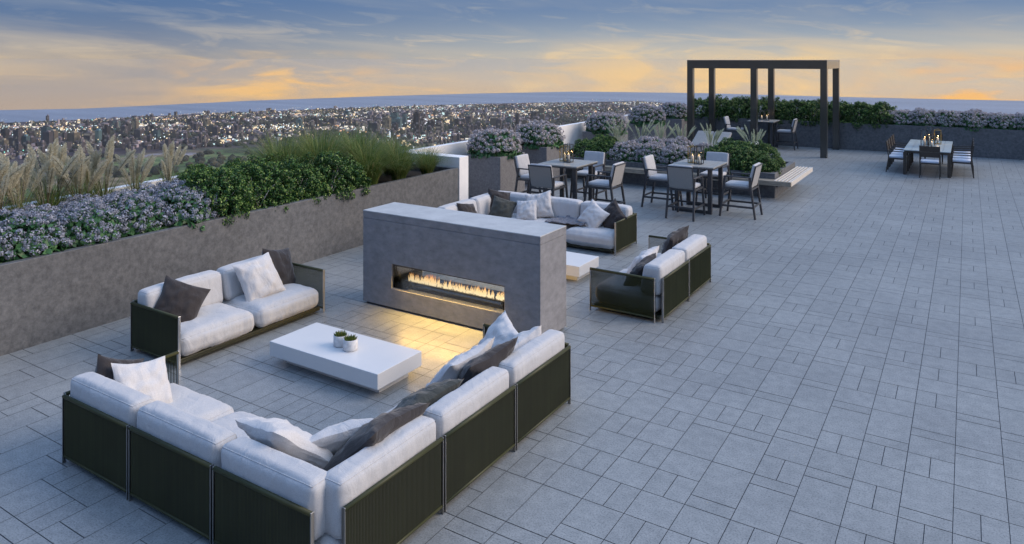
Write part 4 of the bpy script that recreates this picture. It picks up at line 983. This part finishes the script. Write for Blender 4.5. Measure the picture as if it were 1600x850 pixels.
def bar_table(cx,cy,label,w=.99,d=1.08):
    r=thing('bar_table',label,'table','square bar tables',(cx,cy,0))
    n=6
    for k in range(n):
        a=-w/2+w*k/n; m=MB(); m.box(a+.003,a+w/n-.003,-d/2,d/2,1.018,1.045); obj('top_board',m,M['ttop'],r,bevel=.003)
    m=MB(); m.box(-w/2+.01,w/2-.01,-d/2+.012,d/2-.012,.985,1.015); obj('top_frame',m,M['dark_metal'],r)
    for s in (-1,1):
        y=s*.40
        for q in (-1,1): obj('leg',MB().box(q*.375-.045,q*.375+.045,y-.035,y+.035,.0,.985),M['dark_metal'],r,bevel=.004)
        obj('foot_rail',MB().box(-.33,.33,y-.03,y+.03,.0,.07),M['dark_metal'],r,bevel=.004)
    return r
BC=bar_chair(); bcu=[False]
def place_bc(x,y,rz,label,group):
    o=BC if not bcu[0] else copy_tree(BC); bcu[0]=True
    o.location=(x,y,0); o.rotation_euler=(0,0,rz); tag(o,label,'chair',group)
for cx,cy,nm in ((-5.17,16.2,'right-hand'),(-7.75,14.74,'left-hand')):
    bar_table(cx,cy,'grey square bar table, the %s of the two in front of the low planter'%nm)
    g='bar chairs round the %s bar table'%nm
    place_bc(cx-.0,cy-.93,0,'bar chair on the near side of the %s table, sling back towards the viewer'%nm,g)
    place_bc(cx+.04,cy+.98,PI,'bar chair on the far side of the %s table, facing the viewer'%nm,g)
    place_bc(cx+.98,cy-.15,PI/2,'bar chair at the right side of the %s bar table'%nm,g)
    place_bc(cx-.82,cy-.15,-PI/2,'bar chair at the left side of the %s bar table'%nm,g)
bar_table(-6.69,28.95,'grey square bar table under the pergola')
place_bc(-5.86,28.92,PI/2,'bar chair at the right side of the pergola table','bar chairs under the pergola')
place_bc(-7.75,28.75,-PI/2,'bar chair at the left side of the pergola table','bar chairs under the pergola')

def lantern(x,y,z,h,label,brass=False,s=.155,e=.35,grp='candle lanterns on the tables'):
    r=thing('lantern',label,'lantern',grp,(x,y,z)); fm=M['brass'] if brass else M['dark_metal']; a=s/2; t=.014; m=MB()
    for i in (-1,1):
        for j in (-1,1): m.box(i*a-t/2,i*a+t/2,j*a-t/2,j*a+t/2,0,h)
        for zz in (.006,h-.004):
            m.box(-a,a,i*a-t/2,i*a+t/2,zz-.006,zz+.004); m.box(i*a-t/2,i*a+t/2,-a,a,zz-.0055,zz+.0045)
    m.box(-a,a,-a,a,.001,.008)
    obj('frame',m,fm,r); m=MB()
    for i in (-1,1): m.box(-a+.006,a-.006,i*(a-.001)-.001,i*(a-.001)+.001,.012,h-.012)
    obj('glass',m,M['pane'],r)
    m=MB(); m.tube([(-a*.5,0,h),(-a*.3,0,h+.03),(a*.3,0,h+.03),(a*.5,0,h)],.004,6); obj('handle',m,fm,r)
    c=thing('candle','candle in the '+label,'candle','lit candles in the lanterns',(x,y,z+.009)); m=MB(); hc=h*.42; m.lathe([(0,0),(.028,0),(.028,hc),(.022,hc+.002),(0,hc-.003)],n=16); obj('wax',m,M['candle'],c,smooth=True)
    m=MB(); m.lathe([(0,hc+.004),(.005,hc+.012),(.006,hc+.018),(.003,hc+.032),(0,hc+.042)],n=8); obj('flame',m,M['flame_c'],c,smooth=True)
    lamp('candle_light','POINT',(x,y,z+hc+.06),e,(1,.58,.24),.012)
lantern(-5.32,16.20,1.047,.37,'brass framed lantern on the right-hand bar table, left one of the pair',True)
lantern(-5.13,16.08,1.047,.41,'dark framed lantern on the right-hand bar table, right one of the pair')
lantern(-7.92,14.88,1.047,.35,'brass framed lantern on the left-hand bar table, left one of the pair',True)
lantern(-7.75,14.76,1.047,.41,'dark framed lantern on the left-hand bar table, right one of the pair')
lantern(-6.80,29.1,1.047,.33,'shorter lantern on the pergola table')
lantern(-6.58,29.0,1.047,.40,'taller lantern on the pergola table')

# ================================================================== PERGOLA
r=thing('pergola','dark square framed metal pergola standing near the far planter','pergola',loc=(-6.5,28.3,0),world=True)
pm=M['perg']; xs=[(-9.04,-8.82),(-6.68,-6.46),(-4.32,-4.10)]
for y0 in (26.88,29.60):
    for a,b in xs: obj('post',MB().box(a,b,y0,y0+.22,0,3.069),pm,r,bevel=.005)
for y0 in (26.88,29.60): obj('beam',MB().box(-9.04,-4.10,y0,y0+.22,3.07,3.38),pm,r,bevel=.005)
for x0 in (-9.04,-4.32): obj('beam',MB().box(x0,x0+.22,27.102,29.598,3.07,3.378),pm,r,bevel=.005)
obj('light_strip',MB().box(-8.8,-4.35,29.56,29.597,3.09,3.10),emat('led_strip',(1,.75,.42),3.0,True),r)

# ================================================================== LOUNGERS
def lounger(x0,x1,label):
    r=thing('sun_lounger',label,'sun lounger','pair of loungers beyond the low planter',((x0+x1)/2,25.2,0),world=True)
    obj('frame',MB().box(x0,x1,24.1,26.0,.20,.26),M['dark_metal'],r,bevel=.005)
    for a in (x0+.03,x1-.08):
        for y in (24.2,25.85): obj('leg',MB().box(a,a+.05,y,y+.05,0,.20),M['dark_metal'],r)
    obj('seat_cushion',cushion(x0+.01,x1-.01,24.1,25.2,.262,.37,.04,.01,3,.003),M['fab'],r,smooth=True)
    m=cushion(x0+.01,x1-.01,0,1.0,0,.10,.04,.01,5,.003); c,s=math.cos(26*D),math.sin(26*D)
    m.v=[(x,25.2+y*c-z*s,.29+y*s+z*c) for x,y,z in m.v]; obj('backrest',m,M['sling'],r,smooth=True)
lounger(-8.36,-7.74,'pale cushioned sun lounger with raised back, left one of the pair beyond the low planter')
lounger(-7.735,-7.11,'pale cushioned sun lounger with raised back, right one of the pair beyond the low planter')
r=thing('side_table','small dark side table between the loungers and the sofa beyond the low planter','table',loc=(-6.85,23.9,0))
obj('tabletop',MB().box(-.22,.22,-.22,.22,.40,.425),M['ttop'],r,bevel=.004)
for sx in (-1,1):
    for sy in (-1,1): obj('leg',MB().box(sx*.19-.015,sx*.19+.015,sy*.19-.015,sy*.19+.015,0,.40),M['dark_metal'],r)

# ================================================================== DINING SET
r=thing('dining_table','long dining table with a pale glass top near the far planter on the right','table',loc=(-1.01,25.9,0))
m=MB(); m.box(-.60,.60,-1.62,1.62,.715,.74); obj('tabletop',m,M['glass_top'],r,bevel=.004)
m=MB(); m.box(-.58,.58,-1.60,1.60,.66,.713); obj('apron',m,M['chair_brown'],r)
m=MB()
for x in (-.40,.40): m.box(x-.004,x+.004,-1.60,1.60,.741,.7425)
obj('inlay',m,M['chair_brown'],r)
for sx in (-1,1):
    for sy in (-1,1): obj('leg',MB().box(sx*.56-.045,sx*.56+.045,sy*1.57-.045,sy*1.57+.045,0,.66),M['chair_brown'],r,bevel=.004)
def dchair():
    r=thing('dining_chair','x','chair'); B=M['chair_brown']
    for sx in (-1,1):
        obj('leg',MB().bar((sx*.25,.26,0),(sx*.245,.24,.62),.028,.028,up=(0,1,0)),B,r)
        obj('leg',MB().bar((sx*.25,-.29,0),(sx*.245,-.22,.45),.028,.03,up=(0,1,0)),B,r)
        obj('back_post',MB().bar((sx*.245,-.22,.45),(sx*.245,-.29,.93),.028,.028,up=(0,1,0)),B,r)
        obj('armrest',MB().bar((sx*.25,.26,.63),(sx*.25,-.25,.65),.03,.02),B,r)
    m=MB(); m.box(-.25,.25,-.24,.25,.395,.425); obj('seat_frame',m,B,r)
    obj('seat_cushion',cushion(-.235,.235,-.22,.25,.427,.495,.03,.008,3,.003,30),M['seatfab'],r,smooth=True)
    for z0,z1 in ((.60,.745),(.76,.92)):
        q=lambda z:-.222-.07*(z-.45)/.48
        m=MB(); m.bar((-.235,q((z0+z1)/2),(z0+z1)/2),(.235,q((z0+z1)/2),(z0+z1)/2),.012,z1-z0,up=(0,-.145,1)); obj('back_slat',m,B,r)
    return r
DC=dchair(); dcu=[False]
def place_dc(x,y,rz,label):
    o=DC if not dcu[0] else copy_tree(DC); dcu[0]=True
    o.location=(x,y,0); o.rotation_euler=(0,0,rz); tag(o,label,'chair','dining chairs round the long table')
for i,y in enumerate((24.84,25.47,26.2,26.88)):
    place_dc(-1.80,y,-PI/2,'dining chair on the left side of the long table, %s from the viewer'%ORD[i])
    place_dc(-.14,y,PI/2,'dining chair on the right side of the long table, %s from the viewer'%ORD[i])
place_dc(-.92,24.16,0,'dining chair at the near head of the long table, back to the viewer')
place_dc(-.95,27.65,PI,'dining chair at the far head of the long table, lit by the candles')
lantern(-1.12,25.45,.743,.52,'tall dark lantern on the dining table, left one in front',s=.18,e=.6)
lantern(-.92,25.30,.743,.36,'short dark lantern on the dining table, right one in front',s=.17,e=.6)
lantern(-1.02,25.95,.743,.60,'tallest lantern on the dining table, behind the front pair',s=.17,e=.6)
lantern(-.80,26.45,.743,.44,'brass framed lantern on the dining table, farthest from the viewer',True,s=.18,e=1.5)
hz=bpy.data.materials.new('evening_haze'); hz.use_nodes=True; t=hz.node_tree; t.nodes.remove(t.nodes['Principled BSDF'])
pv=t.nodes.new('ShaderNodeVolumePrincipled'); pv.inputs['Color'].default_value=(.80,.80,.78,1); pv.inputs['Density'].default_value=.9e-4; pv.inputs['Anisotropy'].default_value=.2
t.links.new(pv.outputs[0],t.nodes['Material Output'].inputs['Volume'])
o=obj('haze',MB().box(-3600,3600,-3600,3900,ZG-2,5.0),hz); tag(o,'thin evening haze over the city plain and the sea','haze',kind='stuff')
S.render.resolution_x=1024; S.render.resolution_y=544
